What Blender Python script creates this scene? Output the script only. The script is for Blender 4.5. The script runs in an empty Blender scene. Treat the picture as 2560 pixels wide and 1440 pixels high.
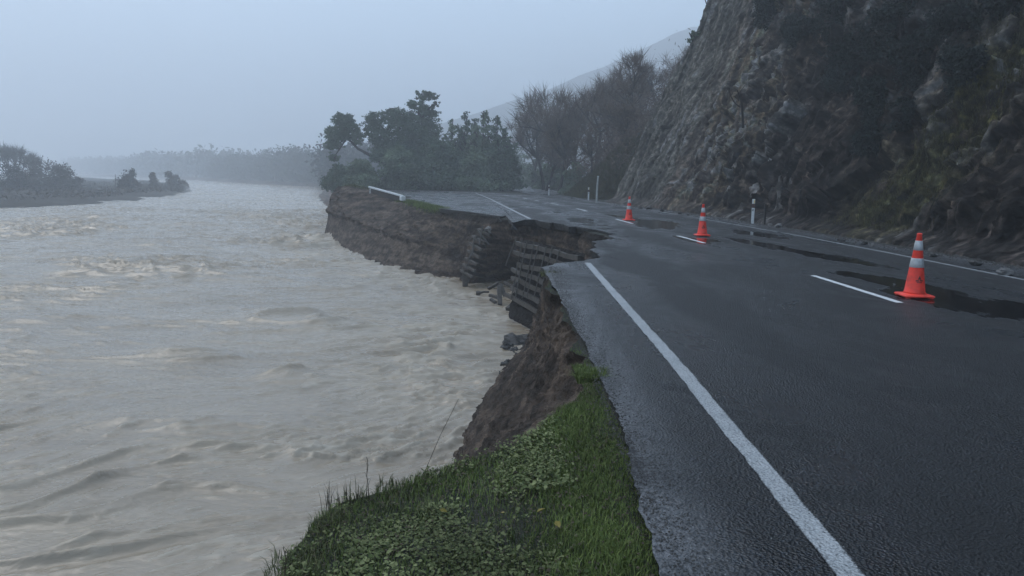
import bpy, math, random
import numpy as np
from mathutils import Vector, Matrix
from mathutils.geometry import delaunay_2d_cdt

# ------------------------------------------------------------------ camera, world, sun, exposure
sc = bpy.context.scene
F, CAMH = 1934.0, 1.62
PITCH = math.atan(280/F); ROLL = math.radians(0.8)
cam_d = bpy.data.cameras.new('camera'); cam = bpy.data.objects.new('camera', cam_d)
sc.collection.objects.link(cam); sc.camera = cam
cam_d.sensor_width = 36; cam_d.lens = F/2560*36; cam_d.clip_start = 0.05; cam_d.clip_end = 6000
RM = (Matrix.Rotation(math.pi/2-PITCH, 3, 'X') @ Matrix.Rotation(ROLL, 3, 'Z'))
cam.matrix_world = Matrix.Translation((0, 0, CAMH)) @ RM.to_4x4()

SUN_EL, SUN_AZ = math.radians(52), math.radians(-55)      # azimuth from +Y towards +X
w = bpy.data.worlds.new('World'); sc.world = w; w.use_nodes = True
nt = w.node_tree; nt.nodes.clear()
out = nt.nodes.new('ShaderNodeOutputWorld'); bg = nt.nodes.new('ShaderNodeBackground')
sky = nt.nodes.new('ShaderNodeTexSky'); sky.sky_type = 'NISHITA'; sky.sun_disc = False
sky.sun_elevation = SUN_EL; sky.sun_rotation = SUN_AZ
sky.air_density = 1.0; sky.dust_density = 3.0; sky.ozone_density = 1.0
mx = nt.nodes.new('ShaderNodeMix'); mx.data_type = 'RGBA'; mx.inputs[0].default_value = 0.72
mx.inputs[7].default_value = (3.68, 5.12, 6.75, 1)          # the even grey of the cloud deck
nt.links.new(sky.outputs[0], mx.inputs[6]); nt.links.new(mx.outputs[2], bg.inputs[0])
bg.inputs[1].default_value = 0.12
nt.links.new(bg.outputs[0], out.inputs[0])
sl = bpy.data.lights.new('sun', 'SUN'); sl.energy = 0.5; sl.angle = math.radians(25); sl.color = (1.0, 0.97, 0.93)
so = bpy.data.objects.new('sun', sl); sc.collection.objects.link(so)
sd = Vector((math.sin(SUN_AZ)*math.cos(SUN_EL), math.cos(SUN_AZ)*math.cos(SUN_EL), math.sin(SUN_EL)))
so.rotation_euler = (-sd).to_track_quat('-Z', 'Y').to_euler()
sc.view_settings.view_transform = 'Standard'; sc.view_settings.look = 'None'
sc.view_settings.gamma = 1; sc.view_settings.exposure = 0.93
sc.cycles.use_denoising = True; sc.cycles.use_adaptive_sampling = False
sc.cycles.denoising_prefilter = 'ACCURATE'
sc.cycles.max_bounces = 7; sc.cycles.volume_bounces = 3; sc.cycles.diffuse_bounces = 3

# ------------------------------------------------------------------ helpers
RMn = np.array([[RM[i][j] for j in range(3)] for i in range(3)])
def ray(px, py): return RMn @ np.array([(px-1280)/F, -(py-720)/F, -1.0])
def P(px, py, z=0.0):
    d = ray(px, py); t = (z-CAMH)/d[2]; return np.array([0, 0, CAMH])+t*d
def atY(px, py, y):
    d = ray(px, py); t = y/d[1]; return np.array([0, 0, CAMH])+t*d
def proj(p):
    q = (p-np.array([0, 0, CAMH])) @ RMn
    zz = np.where(q[..., 2] > -0.01, -0.01, q[..., 2])
    return 1280+F*q[..., 0]/-zz, 720-F*q[..., 1]/-zz

_r = np.random.RandomState(7); _perm = _r.permutation(256).astype(np.int64); _perm = np.concatenate([_perm, _perm, _perm])
_g = _r.normal(size=(256, 3)); _g /= np.linalg.norm(_g, axis=1)[:, None]
def noise(x, y, z=0.0):
    x, y, z = np.broadcast_arrays(np.asarray(x, float), np.asarray(y, float), np.asarray(z, float))
    xi = np.floor(x).astype(np.int64); yi = np.floor(y).astype(np.int64); zi = np.floor(z).astype(np.int64)
    xf, yf, zf = x-xi, y-yi, z-zi
    u, v, ww = [t*t*t*(t*(t*6-15)+10) for t in (xf, yf, zf)]
    r = 0
    for a in (0, 1):
        for b in (0, 1):
            for c in (0, 1):
                h = _perm[_perm[_perm[(xi+a) & 255]+((yi+b) & 255)]+((zi+c) & 255)]
                g = _g[h]
                d = g[..., 0]*(xf-a)+g[..., 1]*(yf-b)+g[..., 2]*(zf-c)
                r = r+d*(u if a else 1-u)*(v if b else 1-v)*(ww if c else 1-ww)
    return r*1.5
def fbm(x, y, z=0.0, o=4, gain=.5):
    s = 0; a = 1.0; f = 1.0
    for i in range(o):
        s = s+a*noise(x*f+i*17.3, y*f-i*9.1, np.asarray(z)*f+i*3.7); a *= gain; f *= 2.03
    return s
def ridged(x, y, z=0.0, o=4, gain=.5):
    s = 0; a = 1.0; f = 1.0
    for i in range(o):
        s = s+a*(1-2*np.abs(noise(x*f+i*11.3, y*f-i*5.1, np.asarray(z)*f+i*3.7))); a *= gain; f *= 2.03
    return s
def S(t):
    t = np.clip(t, 0, 1); return t*t*(3-2*t)

def link(o, parent=None):
    sc.collection.objects.link(o)
    if parent is not None: o.parent = parent
    return o
def mesh(name, v, f, mat, parent=None, smooth=False):
    """v (n,3) array; f list of tuples or an (m,k) array; one mesh object"""
    me = bpy.data.meshes.new(name); v = np.asarray(v, dtype=np.float32)
    if isinstance(f, np.ndarray):
        k = f.shape[1]; m = f.shape[0]
        me.vertices.add(len(v)); me.vertices.foreach_set('co', v.ravel())
        me.loops.add(m*k); me.loops.foreach_set('vertex_index', f.astype(np.int32).ravel())
        me.polygons.add(m); me.polygons.foreach_set('loop_start', np.arange(0, m*k, k, dtype=np.int32))
        me.polygons.foreach_set('loop_total', np.full(m, k, dtype=np.int32))
        me.update(calc_edges=True)
    else:
        me.from_pydata([tuple(map(float, p)) for p in v], [], [tuple(int(i) for i in q) for q in f])
    me.validate()
    if smooth: me.polygons.foreach_set('use_smooth', [True]*len(me.polygons))
    me.materials.append(mat)
    o = bpy.data.objects.new(name, me); return link(o, parent)
def attr(o, name, vals):
    a = o.data.attributes.new(name, 'FLOAT', 'POINT'); a.data.foreach_set('value', np.asarray(vals, dtype=np.float32).ravel())
def attrc(o, name, cols):
    a = o.data.attributes.new(name, 'FLOAT_COLOR', 'POINT')
    c = np.ones((len(cols), 4), dtype=np.float32); c[:, :3] = cols; a.data.foreach_set('color', c.ravel())
def thing(name, label, cat, loc=(0, 0, 0), rz=0.0, group=None):
    o = bpy.data.objects.new(name, None); o.empty_display_size = .2; link(o)
    o.location = tuple(float(c) for c in loc); o.rotation_euler = (0, 0, rz); o['label'] = label; o['category'] = cat
    if group: o['group'] = group
    return o
def tag(o, label=None, cat=None, group=None, kind=None):
    if label: o['label'] = label
    if cat: o['category'] = cat
    if group: o['group'] = group
    if kind: o['kind'] = kind
    return o
def copy_tree(o, parent=None):
    c = o.copy(); sc.collection.objects.link(c)
    if parent is not None: c.parent = parent
    for ch in list(o.children): copy_tree(ch, c)
    return c
def gridf(nu, nv):
    i = np.arange(nu-1)[:, None]; j = np.arange(nv-1)[None, :]
    a = (i*nv+j).ravel(); return np.stack([a, a+nv, a+nv+1, a+1], 1)

class MB:                                              # collects shapes for ONE mesh
    def __init__(s): s.v = []; s.f = []; s.n = 0
    def add(s, v, f):
        s.v.append(np.asarray(v, float)); s.f += [tuple(i+s.n for i in q) for q in f]; s.n += len(v)
    def box(s, c, size, rot=None, bev=0.0):
        hx, hy, hz = [t/2 for t in size]
        if bev <= 0:
            v = np.array([(x, y, z) for x in (-hx, hx) for y in (-hy, hy) for z in (-hz, hz)])
            f = [(0, 1, 3, 2), (4, 6, 7, 5), (0, 4, 5, 1), (2, 3, 7, 6), (0, 2, 6, 4), (1, 5, 7, 3)]
        else:
            b = bev; rings = []
            for z, k in ((-hz, b), (-hz+b, 0), (hz-b, 0), (hz, b)):
                x, y = hx-k, hy-k
                rings += [(-x+b, -y, z), (x-b, -y, z), (x, -y+b, z), (x, y-b, z), (x-b, y, z), (-x+b, y, z), (-x, y-b, z), (-x, -y+b, z)]
            v = np.array(rings); f = [tuple(range(7, -1, -1)), tuple(range(24, 32))]
            for r in range(3):
                for i in range(8): j = (i+1) % 8; f.append((r*8+i, r*8+j, r*8+8+j, r*8+8+i))
        if rot is not None: v = v @ np.array(rot).T
        s.add(v+np.array(c), f); return s
    def tube(s, pts, rad, n=6, cap=True):
        pts = np.asarray(pts, float); m = len(pts); rad = np.broadcast_to(rad, (m,)); V = []
        up = np.array([0.13, 0.21, 0.97])
        for i in range(m):
            t = pts[min(i+1, m-1)]-pts[max(i-1, 0)]; t = t/(np.linalg.norm(t)+1e-9)
            if abs(t @ up) > .95: up = np.array([1.0, .1, .05])
            a = np.cross(t, up); a /= np.linalg.norm(a)+1e-9; b = np.cross(t, a)
            for k in range(n):
                an = 2*math.pi*k/n; V.append(pts[i]+rad[i]*(math.cos(an)*a+math.sin(an)*b))
        f = [(i*n+k, i*n+(k+1) % n, (i+1)*n+(k+1) % n, (i+1)*n+k) for i in range(m-1) for k in range(n)]
        if cap: f += [tuple(range(n-1, -1, -1)), tuple(range((m-1)*n, m*n))]
        s.add(V, f); return s
    def lathe(s, prof, n=24, c=(0, 0, 0)):
        V = [(c[0]+r*math.cos(2*math.pi*k/n), c[1]+r*math.sin(2*math.pi*k/n), c[2]+z) for r, z in prof for k in range(n)]
        m = len(prof)
        f = [(i*n+k, i*n+(k+1) % n, (i+1)*n+(k+1) % n, (i+1)*n+k) for i in range(m-1) for k in range(n)]
        f += [tuple(range(n-1, -1, -1)), tuple(range((m-1)*n, m*n))]
        s.add(V, f); return s
    def build(s, name, mat, parent=None, smooth=False):
        return mesh(name, np.concatenate(s.v), s.f, mat, parent, smooth)
def basis(d, up=(0, 0, 1)):
    d = np.array(d, float); d /= np.linalg.norm(d); y = np.cross(up, d); y /= np.linalg.norm(y)+1e-9
    z = np.cross(d, y); return np.stack([d, y, z], 1)

# ------------------------------------------------------------------ materials
class M:
    def __init__(s, name, color=(.5, .5, .5), rough=.6, spec=.5):
        s.m = bpy.data.materials.new(name); s.m.use_nodes = True; s.t = s.m.node_tree
        s.b = s.t.nodes['Principled BSDF']; s.b.inputs['Base Color'].default_value = (*color, 1)
        s.b.inputs['Roughness'].default_value = rough; s.b.inputs['Specular IOR Level'].default_value = spec
    def n(s, t, **k):
        x = s.t.nodes.new(t)
        for a, b in k.items(): setattr(x, a, b)
        return x
    def L(s, a, b): s.t.links.new(a, b)
    def coord(s, scale=(1, 1, 1), rz=0.0, kind='Object'):
        c = s.n('ShaderNodeTexCoord'); m = s.n('ShaderNodeMapping'); m.inputs['Scale'].default_value = scale
        m.inputs['Rotation'].default_value = (0, 0, rz); s.L(c.outputs[kind], m.inputs[0]); return m.outputs[0]
    def noise(s, scale, detail=4, rough=.55, vec=None, dist=0.0):
        x = s.n('ShaderNodeTexNoise'); x.inputs['Scale'].default_value = scale; x.inputs['Detail'].default_value = detail
        x.inputs['Roughness'].default_value = rough; x.inputs['Distortion'].default_value = dist
        s.L(vec if vec is not None else s.coord(), x.inputs['Vector']); return x.outputs[0]
    def vor(s, scale, vec=None, feat='F1', out='Distance'):
        x = s.n('ShaderNodeTexVoronoi'); x.feature = feat; x.inputs['Scale'].default_value = scale
        s.L(vec if vec is not None else s.coord(), x.inputs['Vector']); return x.outputs[out]
    def ramp(s, fac, stops):
        x = s.n('ShaderNodeValToRGB'); e = x.color_ramp.elements
        while len(e) < len(stops): e.new(.5)
        for i, (p, c) in enumerate(stops):
            e[i].position = p; c = (c, c, c) if not hasattr(c, '__len__') else c; e[i].color = (*c, 1)
        s.L(fac, x.inputs[0]); return x.outputs[0]
    def math(s, op, a, b=None, c=None, clamp=False):
        x = s.n('ShaderNodeMath', operation=op, use_clamp=clamp)
        for i, q in enumerate((a, b, c)):
            if q is None: continue
            if isinstance(q, (int, float)): x.inputs[i].default_value = q
            else: s.L(q, x.inputs[i])
        return x.outputs[0]
    def mix(s, fac, a, b, blend='MIX'):
        x = s.n('ShaderNodeMix', data_type='RGBA', blend_type=blend)
        for i, q in ((0, fac), (6, a), (7, b)):
            if isinstance(q, (int, float)): x.inputs[i].default_value = q
            elif isinstance(q, tuple): x.inputs[i].default_value = (*q, 1)
            else: s.L(q, x.inputs[i])
        return x.outputs[2]
    def at(s, name, col=False):
        x = s.n('ShaderNodeAttribute'); x.attribute_name = name; return x.outputs['Color' if col else 'Fac']
    def bump(s, h, strength=.5, dist=.02, normal=None):
        x = s.n('ShaderNodeBump'); x.inputs['Distance'].default_value = dist
        if isinstance(strength, (int, float)): x.inputs['Strength'].default_value = strength
        else: s.L(strength, x.inputs['Strength'])
        s.L(h, x.inputs['Height'])
        if normal is not None: s.L(normal, x.inputs['Normal'])
        return x.outputs[0]
    def set(s, **k):
        for a, b in k.items():
            i = s.b.inputs[{'color': 'Base Color', 'rough': 'Roughness', 'normal': 'Normal', 'spec': 'Specular IOR Level', 'alpha': 'Alpha', 'trans': 'Transmission Weight'}[a]]
            if isinstance(b, (int, float)): i.default_value = b
            elif isinstance(b, tuple): i.default_value = (*b, 1)
            else: s.L(b, i)
        return s

def varied(name, c1, c2, scale=6, rough=.7, bump=.3, bd=.01, spec=.4, c3=None, bscale=None):
    m = M(name); n = m.noise(scale, 6, .6)
    st = [(.35, c1), (.65, c2)] if c3 is None else [(.3, c1), (.52, c2), (.7, c3)]
    m.set(color=m.ramp(n, st), rough=rough, spec=spec, normal=m.bump(m.noise(bscale or scale*5, 6, .65), bump, bd))
    return m.m

# asphalt: wet chip seal; the 'wet' attribute marks standing water
def asphalt(name, pale=False):
    m = M(name); wet = m.at('wet'); rut = m.at('rut')
    big = m.noise(.55, 6, .68, m.coord((1, .4, 1)), .8); mid = m.noise(3.0, 5, .6); chip = m.vor(62); grit = m.noise(120, 3, .6); spk = m.vor(30, out='Color'); spd = m.vor(30)
    edge = m.math('ADD', wet, m.math('MULTIPLY', m.math('SUBTRACT', m.noise(2.2, 6, .65, m.coord((1.3, .35, 1))), .5), 1.25))
    pud = m.ramp(edge, [(.42, 0.0), (.60, 1.0)])
    damp = m.ramp(m.math('ADD', big, m.math('MULTIPLY', rut, .16)), [(.42, 0.0), (.64, 1.0)])
    cs = m.ramp(m.math('ADD', m.at('coarse'), m.math('MULTIPLY', m.math('SUBTRACT', m.noise(1.6, 7, .72, m.coord((1, .6, 1)), 1.0), .5), 1.5)), [(.42, 0.0), (.62, 1.0)]); damp = m.math('MAXIMUM', damp, cs)
    chc = m.n('ShaderNodeSeparateColor'); m.L(m.vor(62, out='Color'), chc.inputs[0])
    base = m.mix(m.ramp(chc.outputs[1], [(.35, 0.0), (.97, 1.0)]), (.0028, .0042, .0060), (.022, .029, .039))
    base = m.mix(1.0, base, m.ramp(mid, [(.3, .6), (.7, 1.35)]), 'MULTIPLY')
    base = m.mix(m.ramp(chip, [(.35, 0.0), (.6, .7)]), base, (.004, .004, .005))
    gravel = m.at('verge')
    base = m.mix(m.math('MULTIPLY', gravel, m.ramp(m.noise(24, 5, .75), [(.36, 0.0), (.58, 1.0)])), base, (.15, .155, .165))
    sep = m.n('ShaderNodeSeparateColor'); m.L(spk, sep.inputs[0])
    base = m.mix(m.math('MULTIPLY', m.ramp(sep.outputs[0], [(.965, 0.0), (.972, 1.0)]), m.ramp(spd, [(.12, 1.0), (.2, 0.0)])), base, (.25, .26, .26))
    base = m.mix(pud, base, (.007, .0075, .008))
    base = m.mix(m.math('MULTIPLY', damp, .8), base, (.0035, .0042, .0055))
    ro = m.math('ADD', .23, m.math('MULTIPLY', damp, .36)); ro = m.math('ADD', ro, m.math('MULTIPLY', gravel, .12))
    ro = m.math('MULTIPLY', ro, m.math('SUBTRACT', 1.0, m.math('MULTIPLY', pud, .86)))
    ro = m.math('ADD', ro, .015)
    h = m.math('ADD', m.math('MULTIPLY', chip, .8), m.math('MULTIPLY', grit, .5))
    st = m.math('MULTIPLY', m.math('SUBTRACT', 1.0, m.math('MULTIPLY', pud, .985)), m.math('ADD', .62, m.math('MULTIPLY', damp, .38)))
    m.set(color=base, rough=ro, normal=m.bump(h, st, .030), spec=.5)
    return m.m
MAT = {}
MAT['asphalt'] = asphalt('wet_asphalt')
m = M('asphalt_edge'); m.set(color=m.ramp(m.noise(20, 5), [(.35, (.010, .010, .011)), (.7, (.035, .034, .034))]), rough=.7, normal=m.bump(m.noise(30, 5), .8, .03)); MAT['slab'] = m.m
m = M('road_paint'); n1 = m.noise(70, 5, .7); wv = m.at('wear')
fac = m.ramp(m.math('SUBTRACT', n1, m.math('MULTIPLY', wv, .26)), [(.24, 0.0), (.44, 1.0)])
m.set(color=m.mix(fac, (.03, .032, .035), m.mix(m.ramp(m.noise(5, 4), [(.3, 0.0), (.7, 1.0)]), (.27, .285, .295), (.38, .39, .40))), rough=.42, normal=m.bump(m.vor(62), .5, .012))
MAT['paint'] = m.m

m = M('fresh_road_paint'); fac = m.ramp(m.math('SUBTRACT', m.noise(60, 5, .7), m.math('MULTIPLY', m.at('wear'), .2)), [(.2, 0.0), (.36, 1.0)])
m.set(color=m.mix(fac, (.03, .032, .035), (.62, .64, .65)), rough=.45, normal=m.bump(m.vor(62), .5, .012)); MAT['paint_fresh'] = m.m
# silty river
m = M('flood_water'); foam = m.at('foam')
vo = m.coord((.4, 1, 1), -.25); n1 = m.noise(.5, 6, .6, vo, 1.2); n2 = m.noise(3.0, 6, .6, vo, .8)
col = m.mix(m.ramp(n1, [(.35, 0.0), (.66, 1.0)]), (.232, .184, .130), (.295, .238, .172))
col = m.mix(m.math('MULTIPLY', foam, m.ramp(n2, [(.35, .15), (.62, 1.0)])), col, (.37, .325, .262))
geo = m.n('ShaderNodeCameraData')
hb = m.math('ADD', m.math('MULTIPLY', m.noise(1.3, 8, .62, vo, 1.4), 1.0), m.math('MULTIPLY', m.noise(9, 5, .6, m.coord((.5, 1, 1), .1), .6), .16))
m.set(color=col, rough=m.math('ADD', .26, m.math('MULTIPLY', foam, .3)), spec=.5, normal=m.bump(hb, .6, .07)); MAT['water'] = m.m

# soil of the cut bank: colour comes per vertex (layers), grain from noise
m = M('cut_soil'); ca = m.at('tint', True); g = m.noise(7, 7, .68, m.coord((1, 1, .8)))
m.set(color=m.mix(1.0, ca, m.ramp(g, [(.3, .55), (.5, 1.0), (.72, 1.45)]), 'MULTIPLY'), rough=.8, spec=.12,
      normal=m.bump(m.math('ADD', m.noise(5, 8, .7), m.math('MULTIPLY', m.vor(14), .35)), 1.0, .16)); MAT['soil'] = m.m
m = M('rock_face'); ca = m.at('tint', True); g = m.noise(3.0, 9, .66, m.coord((1, 1, 1)), .2)
v1 = m.vor(1.6, m.coord((1.2, 1.5, .7)), 'F1'); v2 = m.vor(5.5, m.coord((1, 1.3, .7)), 'F1')
h = m.math('ADD', m.math('MULTIPLY', g, .7), m.math('ADD', m.math('MULTIPLY', v1, .25), m.math('MULTIPLY', v2, .22)))
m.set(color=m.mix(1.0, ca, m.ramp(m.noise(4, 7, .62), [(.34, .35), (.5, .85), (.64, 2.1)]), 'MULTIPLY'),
      rough=m.math('SUBTRACT', .8, m.math('MULTIPLY', m.at('wetrock'), .5)), spec=m.math('ADD', .10, m.math('MULTIPLY', m.at('wetrock'), .55)), normal=m.bump(h, .8, .12)); MAT['rock'] = m.m
MAT['land'] = varied('verge_earth', (.009, .012, .006), (.016, .018, .010), 5, .85, .6, .03, .3, (.025, .022, .017))
MAT['hill'] = varied('hill_scrub', (.018, .020, .013), (.030, .029, .020), .35, 1.0, .9, .5, 0.0, (.038, .034, .026), 1.6)
MAT['ground'] = varied('river_bed', (.10, .09, .075), (.14, .12, .10), .05, .9, .4, .2, .2)
MAT['island'] = varied('river_island', (.026, .024, .021), (.045, .040, .034), .22, .9, .8, .3, .2, (.07, .065, .06), 1.4)
MAT['orange'] = varied('orange_plastic', (.42, .035, .022), (.80, .050, .028), 5, .5, .08, .004, .4, (.88, .06, .035))
MAT['collar'] = varied('white_reflective', (.30, .31, .32), (.50, .52, .53), 12, .4, .05, .004, .5)
MAT['black'] = varied('black_ink', (.008, .008, .008), (.02, .015, .015), 20, .6, .05, .003)
MAT['whitepost'] = varied('white_post', (.50, .52, .53), (.68, .70, .70), 14, .5, .1, .004, .4)
MAT['greypost'] = varied('weathered_post', (.28, .29, .28), (.46, .47, .45), 10, .7, .3, .01, .3)
MAT['whiteboard'] = varied('white_board', (.42, .44, .45), (.58, .60, .60), 5, .45, .1, .006, .4)
MAT['reflector'] = varied('yellow_reflector', (.55, .42, .12), (.75, .6, .25), 10, .3, .05, .003, .6)
MAT['band'] = varied('dark_band', (.05, .02, .015), (.09, .035, .025), 10, .5, .05, .003, .4)
MAT['timber'] = varied('wet_timber', (.024, .020, .016), (.050, .042, .034), 9, .6, .6, .02, .4, (.075, .065, .054), 24)
MAT['steel'] = varied('tie_bar', (.050, .045, .040), (.085, .078, .07), 14, .6, .3, .01)
MAT['stone'] = varied('loose_stone', (.022, .021, .021), (.042, .040, .038), 5, .6, .7, .05, .3, (.075, .072, .068), 14)
MAT['palestone'] = varied('pale_stone', (.09, .088, .085), (.19, .185, .18), 8, .6, .5, .03, .4)
MAT['bark'] = varied('wet_bark', (.020, .017, .015), (.040, .034, .030), 3, .85, .5, .04, .3)
def leafy(name, a, b, scale=1.0, rough=.65):
    m = M(name); gi = m.n('ShaderNodeNewGeometry'); r = gi.outputs['Random Per Island']
    c = m.mix(r, a, b); c = m.mix(1.0, c, m.ramp(m.noise(scale, 3), [(.35, .72), (.65, 1.3)]), 'MULTIPLY')
    m.set(color=c, rough=rough, spec=.12); return m.m
MAT['leaf_dark'] = leafy('evergreen_leaf', (.052, .080, .052), (.125, .165, .110), .5)
MAT['leaf_mid'] = leafy('scrub_leaf', (.085, .118, .074), (.165, .205, .130), .5)
MAT['leaf_bush'] = leafy('cliff_bush_leaf', (.006, .011, .010), (.016, .026, .022), 1.5)
MAT['twig'] = leafy('willow_twig', (.075, .052, .040), (.150, .112, .085), .3, .8)
MAT['twig_grey'] = leafy('grey_twig', (.09, .09, .09), (.15, .15, .145), .3, .8)
MAT['forest'] = leafy('far_forest', (.010, .014, .012), (.028, .034, .028), .05, .8)
MAT['brush'] = leafy('island_brush', (.050, .044, .038), (.105, .092, .076), .1, .8)
MAT['grass'] = leafy('verge_grass', (.050, .078, .018), (.160, .195, .060), 1.6, .7)
MAT['grass_dry'] = leafy('rough_grass', (.045, .058, .022), (.130, .130, .062), 1.2, .6)
MAT['weed'] = leafy('ground_weed', (.045, .062, .020), (.165, .180, .080), 1.6, .7)
MAT['stalk'] = leafy('dry_stalk', (.045, .036, .026), (.085, .070, .048), 3, .7)
MAT['stalk_pale'] = leafy('dead_blade', (.10, .085, .05), (.20, .17, .10), 3, .8)
MAT['yellow'] = leafy('yellow_leaf', (.16, .13, .03), (.26, .21, .06), 3, .5)
MAT['moss'] = leafy('slope_grass', (.030, .030, .009), (.075, .068, .024), .8, .7)

# ------------------------------------------------------------------ the bank: top line and foot line
STA = [  # top x, y, z,  foot x, y   (foot is where the bank meets the river, z = -3.1)
 (-1.6, -9, -.35, -3.2, -9), (-1.2, 1.5, -.36, -2.5, 1.8), (-1.12, 3.3, -.33, -2.2, 4.4), (-1.08, 4.05, -.30, -2.1, 6.5), (-.99, 4.31, -.30, -1.9, 8),
 (-.83, 4.46, -.30, -1.7, 9), (-.54, 4.69, -.30, -1.35, 10.4), (0, 4.83, -.12, -.95, 11.9), (.28, 5.25, -.08, -.86, 13.4), (.5, 5.67, -.07, -.78, 15.0),
 (.64, 6.3, -.06, -.50, 17.2), (.62, 7.5, -.05, -.10, 19.3), (.60, 9.2, -.05, .30, 20.9), (.60, 11.2, -.05, .46, 21.9), (.62, 13.6, -.06, .49, 22.4),
 (1.25, 14.7, -.1, .50, 22.9), (1.86, 15.9, -.1, .50, 23.4), (1.90, 17.8, -.1, .48, 24.0), (2.10, 19.6, -.1, .45, 24.7), (2.75, 21.0, -.1, .42, 25.4),
 (2.62, 22.7, -.1, .38, 26.2), (1.86, 26.9, -.1, .40, 27.6), (1.0, 29.7, -.1, 1.6, 30.0), (.35, 30.1, -.1, 2.3, 32.6), (-.2, 30.4, -.1, 1.0, 34.8), (-.95, 32.4, -.1, -1.2, 33.2),
 (-1.5, 33.5, -.1, -1.9, 32.9), (-2.42, 35.6, -.12, -2.6, 34.0), (-4.0, 39.6, -.12, -4.43, 35.5), (-5.7, 45.8, -.05, -6.33, 38.0), (-7.1, 50.5, .05, -7.61, 40.9),
 (-9.6, 54.5, .45, -9.81, 46.0), (-11.9, 56.5, .72, -12.2, 52.0), (-13.2, 59, .66, -14.2, 58.2), (-13.6, 64, .4, -15.6, 65), (-15.5, 78, .0, -18.5, 79),
 (-21, 105, -.3, -25, 104), (-36, 160, -1.2, -40, 158), (-59, 262, -1.6, -62.8, 264), (-100, 312, -1.8, -104, 314), (-173, 429, -1.9, -177, 430), (-450, 822, -2.0, -456, 821), (-900, 1500, -2.0, -905, 1500)]
STA = np.array(STA, float)
seg = np.linalg.norm(np.diff((STA[:, :2]+STA[:, 3:5])/2, axis=0), axis=1)
arc = np.concatenate([[0], np.cumsum(np.maximum(seg, .4))])
def resample(step_near=.09):
    u = [0.0]
    while u[-1] < arc[-1]:
        y = np.interp(u[-1], arc, STA[:, 1]); st = .3 if y < 2 else (step_near if y < 60 else (.6 if y < 110 else 8.0)); u.append(u[-1]+st)
    u = np.array(u[:-1]); return u, np.stack([np.interp(u, arc, STA[:, k]) for k in range(5)], 1)
bu, BK = resample()
# ragged top
rag = .16*fbm(bu*.9, 0*bu+3.3, o=5, gain=.6)*np.where((BK[:, 1] > 7) & (BK[:, 1] < 62), 1, .35)
nn = np.stack([np.gradient(BK[:, 1]), -np.gradient(BK[:, 0])], 1); nn /= np.linalg.norm(nn, axis=1)[:, None]+1e-9   # to the right of travel = inland
ragin = np.where((BK[:, 1] > 13.6) & (BK[:, 1] < 36), np.abs(rag)+.05, rag)
TOPR = nn*ragin[:, None]

NT = 120
tt = np.linspace(0, 1, NT)
def bank_verts():
    U, T = np.meshgrid(bu, tt, indexing='ij')
    tx, ty, tz, fx, fy = [BK[:, k][:, None] for k in range(5)]
    zt = tz; z = zt+(-3.1-zt)*T
    # horizontal profile: vertical in the bite, ledge + wall on the far bank
    w_far = S((bu-np.interp(35, STA[:, 1][15:34], arc[15:34]))/6.0)[:, None]*(ty < 62)
    hp = T*(1-.0)
    prof_far = np.where(T < .48, .70*np.power(T/.48, 1.0), .70+.30*np.power((T-.48)/.52, 1.3))
    prof_near = T**1.12
    in_bite = ((ty > 14.2) & (ty < 30.5))
    prof_bite = np.where(T < .42, .10*T/.42, .10+.90*np.power((T-.42)/.58, 1.1))
    pr = prof_near*(1-w_far)+prof_far*w_far
    pr = np.where(in_bite, prof_bite, pr)
    # soften changes of profile between neighbouring columns
    k = np.ones(15)/15
    pr = np.stack([np.convolve(np.pad(pr[:, j], 7, mode='edge'), k, mode='valid') for j in range(NT)], 1)
    x = tx+(fx-tx)*pr; y = ty+(fy-ty)*pr
    fr = (1-S(T/.14)); x = x+TOPR[:, 0][:, None]*fr; y = y+TOPR[:, 1][:, None]*fr
    # outward direction (towards the river)
    ox, oy = -nn[:, 0][:, None], -nn[:, 1][:, None]
    fade = S(T/.08)*S((1.12-T)/.1)
    big = fbm(x*.7, y*.5, z*.6, 4); rib = ridged(U*1.5, T*1.0+U*.0, 0, 4, .55); lump = fbm(x*3.2, y*3.2, z*3.2, 4, .6)
    near = (ty < 62)
    near_ = S((15.5-ty)/2)
    rill = ridged(U*1.1+.8*noise(x*.8, z*.8), T*1.2, 6, 4, .6)-.8
    d = ((.20-.13*near_)*big+.04*(rib-.6)*(1-near_)+(.05-.02*near_)*rill+.03*lump+.03*fbm(x*9, y*9, z*9, 3, .6))*near+.3*big*(1-near)
    d = d*np.where(in_bite | (ty < 14.2), 1, .72)
    # scoured smooth lower wall on the far bank
    d = d*(1-.72*w_far*S((T-.50)/.1))+w_far*(.16*(ridged(U*.35, T*3.0, 4, 4, .6)-.4)+.12*fbm(x*1.6, y*1.6, z*1.8, 4, .6))*S((.56-T)/.1)*S(T/.10)
    x = x+ox*d*fade; y = y+oy*d*fade; z = z+.06*lump*fade*near
    # extend below the water
    X = np.concatenate([x, x[:, -1:]+ox*.3], 1); Y = np.concatenate([y, y[:, -1:]+oy*.3], 1); Z = np.concatenate([z, z[:, -1:]*0-5.2], 1)
    return X, Y, Z, U, w_far
X, Y, Z, U, WF = bank_verts()
bv = np.stack([X, Y, Z], -1).reshape(-1, 3)
o = mesh('river_bank', bv, gridf(len(bu), NT+1), MAT['soil'], smooth=True); tag(o, kind='structure')
n1 = fbm(bv[:, 0]*.8, bv[:, 1]*.8, bv[:, 2]*1.4, 4); n2 = fbm(bv[:, 0]*.3, bv[:, 1]*.25, bv[:, 2]*3.2+5, 3)
mixv = S(.5+n1*.9)[:, None]; lay = S(.5+n2*1.1)[:, None]
c = (1-mixv)*np.array([.022, .0175, .0145])+mixv*np.array([.052, .040, .032])
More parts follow.
